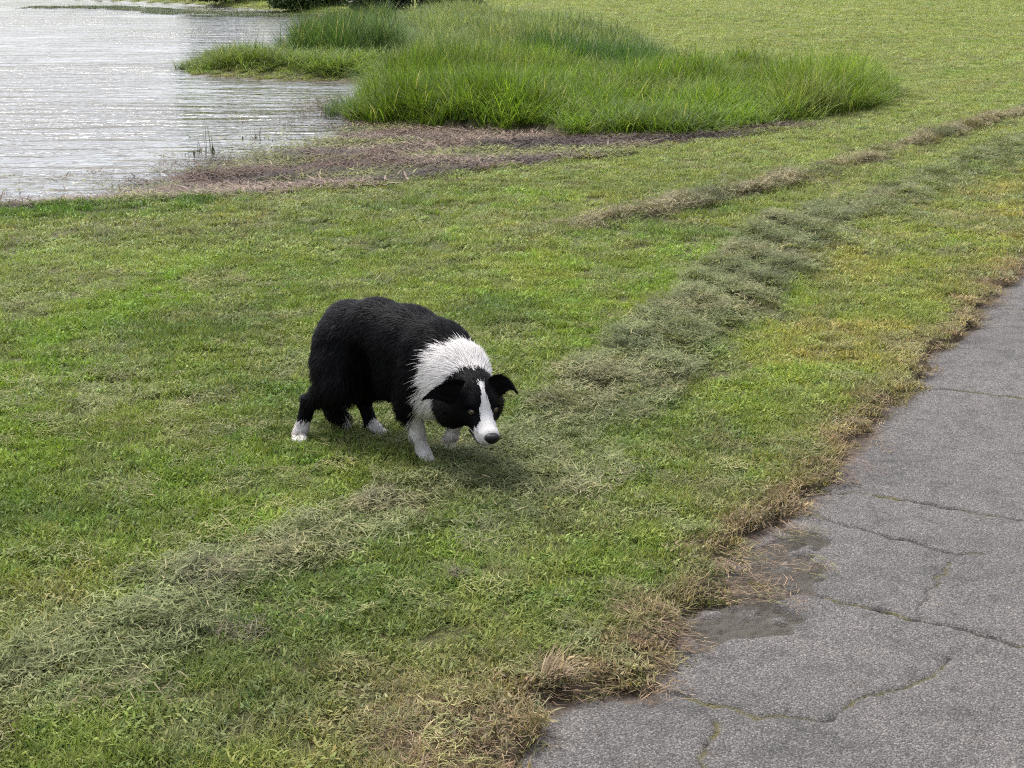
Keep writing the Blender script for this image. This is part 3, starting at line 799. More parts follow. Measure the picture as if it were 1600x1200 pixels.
def build_dog():
    H = 0.004
    lo = np.array([-0.34, -0.56, -0.03]); hi = np.array([0.60, 0.36, 0.54])
    n = np.ceil((hi - lo) / H).astype(int)
    ax = [lo[i] + H * np.arange(n[i]) for i in range(3)]
    D = np.full(tuple(n), 0.2, np.float32)

    def sub(pmin, pmax):
        a = np.clip(np.floor((np.array(pmin) - lo) / H).astype(int), 0, n - 1)
        b = np.clip(np.ceil((np.array(pmax) - lo) / H).astype(int) + 1, 1, n)
        sl = tuple(slice(a[i], b[i]) for i in range(3))
        X, Y, Z = np.meshgrid(ax[0][sl[0]], ax[1][sl[1]], ax[2][sl[2]], indexing='ij')
        return sl, X, Y, Z

    def smin(sl, d, k):
        o = D[sl]
        h = np.clip(0.5 + 0.5 * (o - d) / k, 0, 1)
        D[sl] = o * (1 - h) + d * h - k * h * (1 - h)

    def cone(a, b, ra, rb, k=0.03):
        a = np.array(a, float); b = np.array(b, float)
        m = max(ra, rb) + k + 0.02
        sl, X, Y, Z = sub(np.minimum(a, b) - m, np.maximum(a, b) + m)
        ab = b - a; L2 = ab @ ab
        t = np.clip(((X - a[0]) * ab[0] + (Y - a[1]) * ab[1] + (Z - a[2]) * ab[2]) / L2, 0, 1)
        d = np.sqrt((X - a[0] - t * ab[0]) ** 2 + (Y - a[1] - t * ab[1]) ** 2 + (Z - a[2] - t * ab[2]) ** 2) - (ra + (rb - ra) * t)
        smin(sl, d, k)

    def ell(c, R, r, k=0.03, cut=False):
        """ellipsoid with axes given by the rows of R"""
        c = np.array(c, float); r = np.array(r, float); m = r.max() + k + 0.02
        sl, X, Y, Z = sub(c - m, c + m)
        q = [(X - c[0]) * R[i][0] + (Y - c[1]) * R[i][1] + (Z - c[2]) * R[i][2] for i in range(3)]
        k0 = np.sqrt(sum((q[i] / r[i]) ** 2 for i in range(3))) + 1e-6
        k1 = np.sqrt(sum((q[i] / r[i] ** 2) ** 2 for i in range(3))) + 1e-6
        d = k0 * (k0 - 1) / k1
        if cut:
            o = D[sl]; d = -d
            h = np.clip(0.5 - 0.5 * (o - d) / k, 0, 1)
            D[sl] = o * (1 - h) + d * h + k * h * (1 - h)
        else:
            smin(sl, d, k)

    I3 = np.eye(3)
    # head frame
    yaw, pit = math.radians(22), math.radians(25)
    hf = np.array([math.sin(yaw) * math.cos(pit), -math.cos(yaw) * math.cos(pit), -math.sin(pit)])
    hl = np.array([math.cos(yaw), math.sin(yaw), -0.04]); hl -= hf * (hl @ hf); hl /= np.linalg.norm(hl)
    hu = np.cross(hf, hl)
    HR = np.array([hf, hl, hu])
    HC = np.array([0.384, -0.325, 0.258])
    def hp(x, y, z): return HC + hf * x + hl * y + hu * z
    def to_head(P): return (P - HC) @ HR.T

    pelvis = np.array([-0.045, 0.125, 0.364]); mid = np.array([0.045, 0.060, 0.386])
    rib = np.array([0.155, -0.020, 0.368]); sho = np.array([0.255, -0.120, 0.345])
    # trunk
    cone(pelvis, mid, 0.096, 0.100, 0.04)
    cone(mid, rib, 0.100, 0.112, 0.04)
    cone(rib, sho, 0.112, 0.112, 0.04)
    cone((0.16, -0.03, 0.275), (0.245, -0.14, 0.265), 0.098, 0.094, 0.05)
    cone((0.07, 0.03, 0.30), (0.16, -0.03, 0.28), 0.085, 0.095, 0.05)
    cone(pelvis + [-.01, .02, .01], pelvis + [-0.06, 0.05, -0.04], 0.085, 0.055, 0.05)
    # neck
    cone(sho, (0.325, -0.22, 0.315), 0.106, 0.086, 0.05)
    cone((0.325, -0.22, 0.315), (0.372, -0.295, 0.272), 0.086, 0.072, 0.04)
    cone((0.26, -0.17, 0.25), (0.345, -0.275, 0.245), 0.075, 0.058, 0.05)
    # right hind leg
    cone((-0.085, 0.085, 0.33), (-0.065, 0.015, 0.235), 0.088, 0.066, 0.04)
    cone((-0.095, 0.06, 0.27), (-0.120, 0.045, 0.205), 0.070, 0.045, 0.04)
    cone((-0.065, 0.010, 0.225), (-0.192, 0.075, 0.130), 0.054, 0.027, 0.03)
    cone((-0.196, 0.078, 0.132), (-0.222, 0.066, 0.045), 0.026, 0.022, 0.012)
    cone((-0.222, 0.066, 0.042), (-0.232, 0.050, 0.020), 0.021, 0.023, 0.012)
    for k, (dx, dy) in enumerate(((-0.020, -0.004), (-0.007, -0.014), (0.008, -0.014), (0.019, -0.006))):
        cone((-0.230 + dx * .6, 0.050 + dy * .4, 0.020), (-0.224 + dx, 0.022 + dy, 0.010), 0.012, 0.0105, 0.005)
    # left hind leg
    cone((-0.005, 0.175, 0.32), (0.045, 0.115, 0.215), 0.080, 0.060, 0.04)
    cone((0.045, 0.110, 0.21), (-0.018, 0.165, 0.112), 0.052, 0.027, 0.03)
    cone((-0.018, 0.165, 0.112), (0.008, 0.130, 0.040), 0.024, 0.020, 0.012)
    cone((0.008, 0.130, 0.038), (0.030, 0.112, 0.020), 0.021, 0.022, 0.012)
    for k, (dx, dy) in enumerate(((-0.014, -0.014), (-0.002, -0.009), (0.010, 0.000), (0.017, 0.010))):
        cone((0.030 + dx * .5, 0.112 + dy * .5, 0.019), (0.052 + dx, 0.094 + dy, 0.010), 0.012, 0.0105, 0.005)
    # right foreleg
    cone((0.215, -0.155, 0.29), (0.168, -0.150, 0.205), 0.066, 0.044, 0.04)
    cone((0.172, -0.155, 0.21), (0.190, -0.152, 0.095), 0.034, 0.023, 0.02)
    cone((0.190, -0.152, 0.098), (0.206, -0.152, 0.038), 0.023, 0.019, 0.012)
    cone((0.206, -0.152, 0.036), (0.216, -0.166, 0.020), 0.020, 0.022, 0.012)
    for k, (dx, dy) in enumerate(((-0.016, -0.008), (-0.005, -0.012), (0.008, -0.010), (0.018, -0.002))):
        cone((0.216 + dx * .6, -0.164 + dy * .4, 0.019), (0.224 + dx, -0.186 + dy, 0.010), 0.012, 0.0105, 0.005)
    # left foreleg, lifted in mid step
    cone((0.305, -0.105, 0.27), (0.318, -0.095, 0.175), 0.058, 0.038, 0.04)
    cone((0.318, -0.100, 0.175), (0.318, -0.190, 0.145), 0.031, 0.022, 0.02)
    cone((0.318, -0.190, 0.145), (0.306, -0.175, 0.105), 0.022, 0.019, 0.012)
    for k, (dx, dy) in enumerate(((-0.014, -0.004), (-0.004, -0.008), (0.008, -0.007), (0.016, 0.0))):
        cone((0.306 + dx * .5, -0.175 + dy, 0.105), (0.300 + dx, -0.160 + dy, 0.082), 0.013, 0.010, 0.006)
    ell((0.205, -0.150, 0.365), I3, (0.050, 0.040, 0.085), 0.03)
    ell((0.000, -0.035, 0.265), I3, (0.035, 0.040, 0.085), 0.05, cut=True)
    # tail, carried low between the hocks
    tail = [(-0.115, 0.185, 0.33), (-0.150, 0.205, 0.27), (-0.165, 0.205, 0.20), (-0.155, 0.185, 0.13), (-0.125, 0.160, 0.085), (-0.085, 0.140, 0.065)]
    tr = [0.034, 0.030, 0.028, 0.026, 0.022, 0.012]
    for i in range(5): cone(tail[i], tail[i + 1], tr[i], tr[i + 1], 0.02)
    # head
    ell(hp(-0.005, 0, 0.012), HR, (0.082, 0.066, 0.066), 0.03)
    for sgn in (1, -1):
        ell(hp(0.005, sgn * 0.040, -0.022), HR, (0.058, 0.040, 0.044), 0.03)
        ell(hp(-0.016, sgn * 0.054, -0.050), HR, (0.044, 0.036, 0.050), 0.03)
        ell(hp(0.048, sgn * 0.030, 0.030), HR, (0.026, 0.020, 0.018), 0.02)      # brow
    cone(hp(0.050, 0, -0.008), hp(0.136, 0, -0.022), 0.044, 0.031, 0.022)
    ell(hp(0.144, 0, -0.018), HR, (0.026, 0.029, 0.023), 0.012)
    cone(hp(0.045, 0, -0.048), hp(0.134, 0, -0.057), 0.030, 0.016, 0.012)
    for sgn in (1, -1):
        ell(hp(0.122, sgn * 0.019, -0.038), HR, (0.032, 0.014, 0.016), 0.010)    # flews
        ell(hp(0.070, sgn * 0.0405, 0.018), HR, (0.016, 0.013, 0.011), 0.010, cut=True)

    # surface nets
    S = D < 0
    cs = [S[a:n[0] - 1 + a, b:n[1] - 1 + b, c:n[2] - 1 + c] for a in (0, 1) for b in (0, 1) for c in (0, 1)]
    cnt = sum(x.astype(np.int8) for x in cs)
    act = (cnt > 0) & (cnt < 8)
    idx = np.argwhere(act)
    vid = np.full(act.shape, -1, np.int64); vid[act] = np.arange(len(idx))
    acc = np.zeros((len(idx), 3)); num = np.zeros(len(idx))
    cor = [(a, b, c) for a in (0, 1) for b in (0, 1) for c in (0, 1)]
    for i in range(8):
        for j in range(i + 1, 8):
            ca, cb = np.array(cor[i]), np.array(cor[j])
            if np.abs(ca - cb).sum() != 1: continue
            da = D[tuple((idx + ca).T)]; db = D[tuple((idx + cb).T)]
            m = (da < 0) != (db < 0)
            t = np.where(m, da / np.where(m, da - db, 1), 0)
            acc += (ca + t[:, None] * (cb - ca)) * m[:, None]; num += m
    V = lo + H * (idx + acc / num[:, None])
    Fq = []
    for axi in range(3):
        s0 = [slice(None)] * 3; s1 = [slice(None)] * 3
        s0[axi] = slice(0, n[axi] - 1); s1[axi] = slice(1, n[axi])
        A, B = S[tuple(s0)], S[tuple(s1)]
        u, w = (axi + 1) % 3, (axi + 2) % 3
        for flip in (0, 1):
            e = np.argwhere((A & ~B) if not flip else (~A & B))
            e = e[(e[:, u] > 0) & (e[:, w] > 0) & (e[:, u] < n[u] - 1) & (e[:, w] < n[w] - 1)]
            q = []
            for du, dw in ((1, 1), (0, 1), (0, 0), (1, 0)):
                g = e.copy(); g[:, u] -= du; g[:, w] -= dw
                q.append(vid[tuple(g.T)])
            q = np.stack(q, 1)
            Fq.append(q if not flip else q[:, ::-1])
    Fq = np.concatenate(Fq)
    for _ in range(3):                                                # relax the net a little
        sm = np.zeros_like(V); c = np.zeros(len(V))
        for a, b in ((0, 1), (1, 2), (2, 3), (3, 0)):
            np.add.at(sm, Fq[:, a], V[Fq[:, b]]); np.add.at(sm, Fq[:, b], V[Fq[:, a]])
            np.add.at(c, Fq[:, a], 1); np.add.at(c, Fq[:, b], 1)
        V = V * 0.5 + 0.5 * sm / np.maximum(c, 1)[:, None]

    # ---------------- colour of the coat at a point (1 = white)
    tail_a = np.array(tail)
    def coat(P):
        h = to_head(P)
        x, y, z = h[:, 0], h[:, 1], h[:, 2]
        nz = (vnoise(P[:, 0] * 60 + 5, P[:, 2] * 60 + P[:, 1] * 45, 3) - .5)
        W = np.zeros(len(P))
        ishead = (x > -0.055) & (np.abs(y) < 0.12) & (z > -0.115) & (z < 0.12)
        bw = 0.0080 + 0.015 * smooth(0.045, 0.095, x) - .002 * smooth(.0, .03, x)
        bw = np.where(x < 0.022, bw * smooth(0.002, 0.022, x), bw)
        blaze = (np.abs(y - 0.001) < bw + nz * .004) & (x > 0.000) & (z > 0.0)
        muz = (x > 0.092 + 0.012 * (z > -0.01) + np.abs(y) * 0.35 + nz * .008)
        chin = (z < -0.055) & (x > 0.03) & (np.abs(y) < .035)
        Wh = (blaze | muz | chin)
        # collar, throat and chest: in front of a slanting plane across the shoulders
        ctr = np.array([0.346, -0.216, 0.41]); cn = np.array([0.56, -0.80, -0.10]); cn /= np.linalg.norm(cn)
        q = (P - ctr) @ cn
        side = (P[:, 0] - 0.285) * 0.80 + (P[:, 1] + 0.15) * 0.56
        coll = q + 0.22 * np.abs(side) - 0.03 * np.abs(np.sin(side * 40)) * (np.abs(side) < .05) + nz * .03 > 0.0
        low = P[:, 2] < 0.29
        coll = np.where(low, (q + 0.17 * np.abs(side) + nz * .03) > -0.0 - (0.29 - P[:, 2]) * 0.42, coll)
        elb = (np.hypot(P[:, 0] - 0.172, P[:, 1] + 0.152) < 0.052) & (P[:, 2] > 0.15)
        body_front = coll & (P[:, 0] > 0.12) & (P[:, 1] < 0.0) & ~elb
        # right foreleg white below the elbow
        dl = np.hypot(P[:, 0] - 0.187, P[:, 1] + 0.153)
        fore = (dl < 0.06) & (P[:, 2] < 0.168 + nz * .02 + (P[:, 0] - 0.187) * 1.1)
        fore2 = (np.hypot(P[:, 0] - 0.312, P[:, 1] + 0.18) < 0.07) & (P[:, 2] < 0.16)
        hindr = (np.hypot(P[:, 0] + 0.222, P[:, 1] - 0.06) < 0.07) & (P[:, 2] < 0.078 + nz * .02)
        hindl = (np.hypot(P[:, 0] - 0.02, P[:, 1] - 0.12) < 0.08) & (P[:, 2] < 0.036 + nz * .02 + (P[:, 0] - .01) * 1.1 - (P[:, 1] - .13) * .6)
        tip = np.linalg.norm(P - tail_a[-1], axis=1) < 0.012
        W = np.where(ishead, Wh, body_front | fore | fore2 | hindr | hindl | tip).astype(float)
        return W, ishead

    # ---------------- body mesh
    root = bpy.data.objects.new('dog', None); COL.objects.link(root); root.location = DOG
    tag(root, 'black and white collie with white neck ruff and blaze, stalking low across the mown grass', 'dog')
    m = NT('dog_coat')
    a = m.attr('coat'); hv = m.attr('hv')
    white = m.mix(hv.outputs['Fac'], (0.54, 0.51, 0.485), (0.66, 0.63, 0.605))
    black = m.mix(hv.outputs['Fac'], (0.0016, 0.0015, 0.0018), (0.0055, 0.0052, 0.006))
    col = m.mix(a.outputs['Fac'], black, white)
    dirt = m.attr('dirt')
    col = m.mix(dirt.outputs['Fac'], col, (0.20, 0.15, 0.11))
    b = m.bsdf(col, rough=0.5, spec=0.045)
    b.inputs['Sheen Weight'].default_value = 0.0
    fur_mat = m.done(b.outputs[0])
    W, ish = coat(V)
    me = mesh_np('dog_body', V, Fq, smooth=True)
    set_attr(me, 'coat', W); set_attr(me, 'hv', np.full(len(V), .3)); set_attr(me, 'dirt', np.zeros(len(V)))
    body = obj('body', me, fur_mat, root)

    # ---------------- fur strands
    me.update()
    vn = np.zeros(len(V) * 3, np.float32); me.vertices.foreach_get('normal', vn); vn = vn.reshape(-1, 3).astype(float)
    p0, p1, p2, p3 = (V[Fq[:, i]] for i in range(4))
    area = 0.5 * np.linalg.norm(np.cross(p2 - p0, p3 - p1), axis=1)
    N = 190000
    hc = to_head((p0 + p2) / 2)
    wgt = area * np.where((hc[:, 0] > -.06) & (hc[:, 2] > -.09) & (np.abs(hc[:, 1]) < .12), 2.2, 1.0)
    f = rng.choice(len(Fq), N, p=wgt / wgt.sum())
    u, w = rng.random(N)[:, None], rng.random(N)[:, None]
    bil = lambda q: (q[Fq[f, 0]] * (1 - u) * (1 - w) + q[Fq[f, 1]] * u * (1 - w) + q[Fq[f, 2]] * u * w + q[Fq[f, 3]] * (1 - u) * w)
    P = bil(V); Nn = bil(vn); Nn /= np.linalg.norm(Nn, axis=1)[:, None]
    W, _i = coat(P + rng.normal(0, .0045, P.shape)); _w, ish = coat(P)
    h = to_head(P)
    W = np.where(ish & (h[:, 0] > .02), _w, W)
    z = P[:, 2]
    # direction of growth
    back = np.array([-0.70, 0.60, -0.10])
    flow = np.tile(back, (N, 1)) + np.array([0, 0, -0.75])
    topness = np.clip(Nn[:, 2], 0, 1)[:, None]
    flow[:, 2] += 0.5 * topness[:, 0]
    rump = smooth(0.02, -0.10, P[:, 0])
    flow += rump[:, None] * np.array([-0.1, 0.0, -0.9])
    leg = (z < 0.15)
    flow[leg] = np.array([-0.10, 0.15, -1.0])
    ruff = (~ish) & (W > .5) & (z > 0.16)
    away = P - HC
    away /= np.linalg.norm(away, axis=1)[:, None]
    flow[ruff] = away[ruff] * 0.9 + np.array([-0.15, 0.15, -0.55])
    hflow = -hf[None, :] * 1.0 + hu[None, :] * 0.15 + hl[None, :] * np.sign(h[:, 1:2]) * 0.25
    cheek = ish & (h[:, 0] < 0.035) & (h[:, 2] < 0.02)
    flow[ish] = hflow[ish]
    flow[cheek] = (-hf * 0.45 - hu * 0.9)[None, :] + hl[None, :] * np.sign(h[cheek, 1:2]) * 0.45
    tl = np.min(np.linalg.norm(P[:, None, :] - tail_a[None], axis=2), axis=1)
    ist = (tl < 0.045) & (P[:, 1] > 0.12) & (P[:, 0] < -0.06) & (z < 0.30) & ~((np.abs(P[:, 1] - 0.07) < .05))
    flow[ist] = np.array([0.25, -0.1, -0.9])
    flow /= np.linalg.norm(flow, axis=1)[:, None]
    flow -= Nn * np.sum(flow * Nn, 1)[:, None]
    fl = np.linalg.norm(flow, axis=1)[:, None]
    flow = flow / np.maximum(fl, .15)
    # length of the coat
    L = np.full(N, 0.034)
    L += 0.012 * smooth(0.36, 0.25, z)
    L = np.where((P[:, 0] < -0.03) & (z < 0.33) & (z > 0.13), 0.060, L)
    under = (Nn[:, 2] < -0.3) & (z > 0.15) & ~ish
    L = np.where(under, 0.060, L)
    L = np.where(ruff, 0.055, L)
    L = np.where(z < 0.16, 0.013, L)
    L = np.where((z < 0.16) & (Nn[:, 1] * 0.6 - Nn[:, 0] * .8 > 0.45) & (P[:, 0] > 0.1) & (z > .05), 0.034, L)   # feathering behind the foreleg
    L = np.where(z < 0.035, 0.007, L)
    hlg = 0.016 - 0.010 * smooth(0.03, 0.10, h[:, 0]) + 0.008 * smooth(0.0, -0.05, h[:, 0])
    L = np.where(ish, hlg, L)
    L = np.where(cheek, 0.020 + 0.040 * smooth(0.04, -0.01, h[:, 0]) , L)
    L = np.where(ist, 0.055, L)
    L *= 0.75 + 0.6 * rng.random(N) ** 2
    keep = np.ones(N, bool)
    for sgn in (1, -1):                                               # no hair over the eyes and the nose pad
        keep &= np.linalg.norm(h - np.array([0.070, sgn * 0.0395, 0.018]), axis=1) > 0.0125
    keep &= np.linalg.norm((h - np.array([0.168, 0, -0.011])) / np.array([.016, .021, .017]), axis=1) > 1.0
    keep &= ~((h[:, 0] > 0.06) & (np.abs(h[:, 2] + 0.0500) < 0.0035) & (h[:, 0] < .16))
    P, Nn, flow, L, W, z, ruff, ish = (q[keep] for q in (P, Nn, flow, L, W, z, ruff, ish)); N = len(P)
    lift = np.where(ish, 0.18, np.where(W > .5, 0.24, 0.18))[:, None]
    d0 = flow + Nn * lift + rng.normal(0, 0.085, (N, 3))
    d0 /= np.linalg.norm(d0, axis=1)[:, None]
    droop = np.where(z > 0.16, 0.30, 0.1) * np.where(ish, .2, 1)
    d1 = d0 + np.array([0, 0, -1.0])[None, :] * droop[:, None]
    d1 /= np.linalg.norm(d1, axis=1)[:, None]
    tip = P + d0 * L[:, None] * 0.5 + d1 * L[:, None] * 0.5
    # locks: pull the tips together
    G = N // 28
    gi = rng.choice(N, G, replace=False)
    kd = KDTree(G)
    for k, i in enumerate(gi): kd.insert(P[i], k)
    kd.balance()
    near = np.array([kd.find(p)[1] for p in P])
    gl = L[gi][near]
    gt = tip[gi][near]
    ok = (np.linalg.norm(P - P[gi][near], axis=1) < 0.02) & (W == W[gi][near])
    cl = np.where(ok, np.where(W > .5, .25, .22) + 0.2 * rng.random(N), 0)[:, None] * smooth(0.012, 0.03, L)[:, None]
    tip = tip * (1 - cl) + gt * cl
    midp = P + d0 * L[:, None] * 0.5
    midp = midp * (1 - cl * .45) + (P + tip) * .5 * cl * .45 + (Nn * L[:, None] * 0.04)
    root_p = P - Nn * 0.002
    sidev = np.cross(d0, Nn); sidev /= np.maximum(np.linalg.norm(sidev, axis=1), 1e-6)[:, None]
    wd = np.where(ish, 0.0006, np.where(W > .5, 0.00055, 0.0008)) * (0.7 + 0.6 * rng.random(N))
    s = sidev * wd[:, None]
    VV = np.stack([root_p - s, root_p + s, midp - s * .9, midp + s * .9, tip], 1)
    base = np.arange(N)[:, None] * 5
    Q = base + np.array([[0, 1, 3, 2]]); T = base + np.array([[2, 3, 4]])
    fm = mesh_np('dog_fur', VV.reshape(-1, 3), [Q, T], smooth=True)
    lock_v = rng.random(G)[near] * .6 + rng.random(N) * .4
    set_attr(fm, 'coat', np.repeat(W, 5)); set_attr(fm, 'hv', np.repeat(lock_v, 5))
    dv = np.where((z < 0.19) & (W > .5), 0.10 + 0.25 * smooth(.10, .02, z) + 0.40 * smooth(.4, .8, fbm(P[:, 0] * 40, z * 40, 5)), 0.0)
    dv = np.where(~ish & (W > .5) & (z >= .19), .05, dv)
    set_attr(fm, 'dirt', np.repeat(dv, 5))
    nv = Nn * .9 + rng.normal(0, 1, (N, 3)) * np.where(W > .5, .08, .18)[:, None]; nv /= np.linalg.norm(nv, axis=1)[:, None]
    fm.normals_split_custom_set_from_vertices(np.repeat(nv, 5, axis=0).tolist())
    obj('fur', fm, fur_mat, root)

    # ---------------- ears: folded triangular leaves with their own hair
    def ear(base_f, base_b, fold, tipp, nrm):
        bf, bb, fo, tp = (np.array(q, float) for q in (base_f, base_b, fold, tipp))
        nrm = np.array(nrm, float); nrm /= np.linalg.norm(nrm)
        nu, nw = 9, 10
        G1 = []
        for i in range(nw):
            t = i / (nw - 1)
            # from base edge to tip, arching over the fold
            wdt = (1 - t) ** 0.85
            ca = (1 - t) ** 2 * (bf + bb) / 2 + 2 * t * (1 - t) * fo + t * t * tp
            ev = (bb - bf) / 2 * wdt
            for j in range(nu):
                s_ = -1 + 2 * j / (nu - 1)
                G1.append(ca + ev * s_ + nrm * (0.012 * (1 - s_ * s_) * (1 - t)))
        A = np.array(G1); Bk = A - nrm * 0.005
        VV = np.concatenate([A, Bk]); o = nu * nw; Fs = []
        for i in range(nw - 1):
            for j in range(nu - 1):
                a_ = i * nu + j
                Fs.append((a_, a_ + nu, a_ + nu + 1, a_ + 1)); Fs.append((o + a_, o + a_ + 1, o + a_ + nu + 1, o + a_ + nu))
        for i in range(nw - 1):
            for j in (0, nu - 1):
                a_ = i * nu + j; Fs.append((a_, a_ + nu, o + a_ + nu, o + a_) if j else (a_, o + a_, o + a_ + nu, a_ + nu))
        em = mesh_np('dog_ear', VV, np.array(Fs), smooth=True)
        set_attr(em, 'coat', np.zeros(len(VV))); set_attr(em, 'hv', np.full(len(VV), .35)); set_attr(em, 'dirt', np.zeros(len(VV)))
        eo = obj('ear', em, fur_mat, root)
        # ear hair
        M = 3500
        ii = rng.integers(0, nw - 1, M); jj = rng.integers(0, nu - 1, M)
        edge = rng.random(M) < .25
        jj = np.where(edge, np.where(rng.random(M) < .5, 0, nu - 2), jj)
        ff = rng.random(M)[:, None]; gg = rng.random(M)[:, None]
        gA = A.reshape(nw, nu, 3)
        R0 = gA[ii, jj] * (1 - ff) * (1 - gg) + gA[ii + 1, jj] * ff * (1 - gg) + gA[ii, jj + 1] * (1 - ff) * gg + gA[ii + 1, jj + 1] * ff * gg
        dirv = gA[ii + 1, jj] - gA[ii, jj]; dirv /= np.linalg.norm(dirv, axis=1)[:, None]
        out = (bb - bf) / np.linalg.norm(bb - bf)
        sgn = np.where(jj < 2, -1, np.where(jj > nu - 4, 1, 0))[:, None]
        dd = dirv + nrm * .25 + out * sgn * .5 + rng.normal(0, .15, (M, 3)); dd /= np.linalg.norm(dd, axis=1)[:, None]
        LL = (0.010 + 0.012 * rng.random(M))[:, None] * np.where(sgn != 0, 1.25, 1) * (1.25 - .7 * ((ii + ff[:, 0]) / nw))[:, None]
        sd = np.cross(dd, nrm); sd /= np.linalg.norm(sd, axis=1)[:, None]; sd *= 0.0007
        X = np.stack([R0 - sd, R0 + sd, R0 + dd * LL], 1)
        hm = mesh_np('dog_ear_hair', X.reshape(-1, 3), np.arange(M * 3).reshape(-1, 3))
        set_attr(hm, 'coat', np.zeros(M * 3)); set_attr(hm, 'hv', np.repeat(rng.random(M), 3)); set_attr(hm, 'dirt', np.zeros(M * 3))
        obj('ear_hair', hm, fur_mat, eo)
    # the dog's right ear (towards the water side) and its left ear
    ear(hp(0.000, -0.046, 0.086), hp(0.004, -0.078, -0.002), hp(-0.012, -0.125, 0.064), hp(0.006, -0.176, 0.034), hf * .75 + hu * .5 - hl * .3)
    ear(hp(0.000, 0.026, 0.088), hp(0.000, 0.074, 0.002), hp(-0.012, 0.092, 0.080), hp(0.008, 0.128, 0.032), hf * .75 + hu * .5 + hl * .3)

    # ---------------- eyes, nose, mouth
    def ball(name, c, R, r, mat, parent, seg=20):
        th = np.linspace(0, math.pi, seg // 2 + 1); ph = np.linspace(0, 2 * math.pi, seg, endpoint=False)
        vs = []
        for t in th:
            for p in ph:
                q = np.array([math.cos(t), math.sin(t) * math.cos(p), math.sin(t) * math.sin(p)]) * r
                vs.append(np.array(c) + q @ R)
        fs = [(i * seg + j, i * seg + (j + 1) % seg, (i + 1) * seg + (j + 1) % seg, (i + 1) * seg + j) for i in range(seg // 2) for j in range(seg)]
        mm = mesh_np('dog_' + name, np.array(vs), np.array(fs), smooth=True)
        return obj(name, mm, mat, parent)
    m = NT('dog_eye')
    iris = m.attr('iris')
    colr = m.ramp(iris.outputs['Fac'], [(0.0, (0.003, 0.002, 0.002)), (0.30, (0.003, 0.002, 0.002)), (0.40, (0.080, 0.042, 0.018)), (0.66, (0.120, 0.066, 0.030)), (0.74, (0.015, 0.010, 0.008)), (1.0, (0.01, 0.008, 0.007))])
    eb = m.bsdf(colr, rough=0.04, spec=0.9)
    eye_m = m.done(eb.outputs[0])
    m = NT('dog_nose'); nb = m.bsdf((0.004, 0.004, 0.0045), rough=0.42, spec=0.22)
    nn = m.n('TexVoronoi'); nn.inputs['Scale'].default_value = 700
    tc = m.n('TexCoord'); m.l(tc.outputs['Object'], nn.inputs['Vector'])
    m.l(m.bump(nn.outputs[0], 0.0006, .6), nb.inputs['Normal']); nose_m = m.done(nb.outputs[0])
    m = NT('dog_lip'); lip_m = m.done(m.bsdf((0.012, 0.010, 0.010), rough=0.45).outputs[0])
    for sgn in (1, -1):
        ec = hp(0.0645, sgn * 0.0375, 0.0170); rr = 0.0115
        e = ball('eye', ec, HR, (rr, rr, rr), eye_m, root)
        ev = np.array([v.co for v in e.data.vertices])
        gaze = hf * .86 + hu * .22 + hl * sgn * .30; gaze /= np.linalg.norm(gaze)
        ang = np.arccos(np.clip(((ev - ec) / rr) @ gaze, -1, 1))
        set_attr(e.data, 'iris', np.clip(ang / math.radians(52), 0, 1))
        # dark rim of the lids
        t = np.linspace(0, 2 * math.pi, 24, endpoint=False)
        gx = hl - gaze * (hl @ gaze); gx /= np.linalg.norm(gx); gy = np.cross(gaze, gx)
        ring = []; k = 6
        for a_ in t:
            cpt = ec + gaze * (rr * 0.55) + (gx * math.cos(a_) * 1.02 + gy * math.sin(a_) * 0.66) * rr * 0.86
            rad = gx * math.cos(a_) + gy * math.sin(a_)
            for b_ in range(k):
                bb_ = 2 * math.pi * b_ / k
                ring.append(cpt + (rad * math.cos(bb_) + gaze * math.sin(bb_)) * 0.0030)
        fs = [(i * k + j, ((i + 1) % 24) * k + j, ((i + 1) % 24) * k + (j + 1) % k, i * k + (j + 1) % k) for i in range(24) for j in range(k)]
        obj('eyelid', mesh_np('dog_eyelid', np.array(ring), np.array(fs), smooth=True), lip_m, e)
    nose = ball('nose', hp(0.166, 0, -0.010), HR, (0.0160, 0.0250, 0.0190), nose_m, root, 24)
    for v in nose.data.vertices:                                      # tapered below, with two nostrils
        q = to_head(np.array(v.co)[None])[0] - np.array([0.166, 0, -0.010])
        if q[2] < 0: q[1] *= 1 - 0.35 * (-q[2] / 0.0190)
        q[2] = min(q[2], 0.0150)
        for sg in (1, -1):
            dd = math.hypot((q[1] - sg * 0.0105) / 0.0055, (q[2] + 0.003) / 0.0042)
            if q[0] > 0 and dd < 1: q[0] -= 0.005 * (1 - dd)
        v.co = hp(0.166 + q[0], q[1], -0.010 + q[2])
    # line of the lips
    pts = []
    for t in np.linspace(-1, 1, 33):
        a_ = abs(t)
        pts.append(hp(0.152 - 0.076 * a_ ** 1.9, math.copysign(0.027 * min(1, a_ * 2.2) ** .7 + 0.010 * a_ ** 2, t), -0.0475 - 0.003 * a_))
    ring = []; k = 6; pts = np.array(pts)
    for i in range(33):
        tg = pts[min(i + 1, 32)] - pts[max(i - 1, 0)]; tg /= np.linalg.norm(tg)
        a1 = np.cross(tg, hu); a1 /= np.linalg.norm(a1); a2 = np.cross(tg, a1)
        for b_ in range(k):
            bb_ = 2 * math.pi * b_ / k
            ring.append(pts[i] + (a1 * math.cos(bb_) * 1.3 + a2 * math.sin(bb_)) * 0.0030)
    fs = [(i * k + j, (i + 1) * k + j, (i + 1) * k + (j + 1) % k, i * k + (j + 1) % k) for i in range(32) for j in range(k)]
    obj('lip', mesh_np('dog_lip', np.array(ring), np.array(fs), smooth=True), lip_m, root)
    # claws are hidden in the grass
    return root

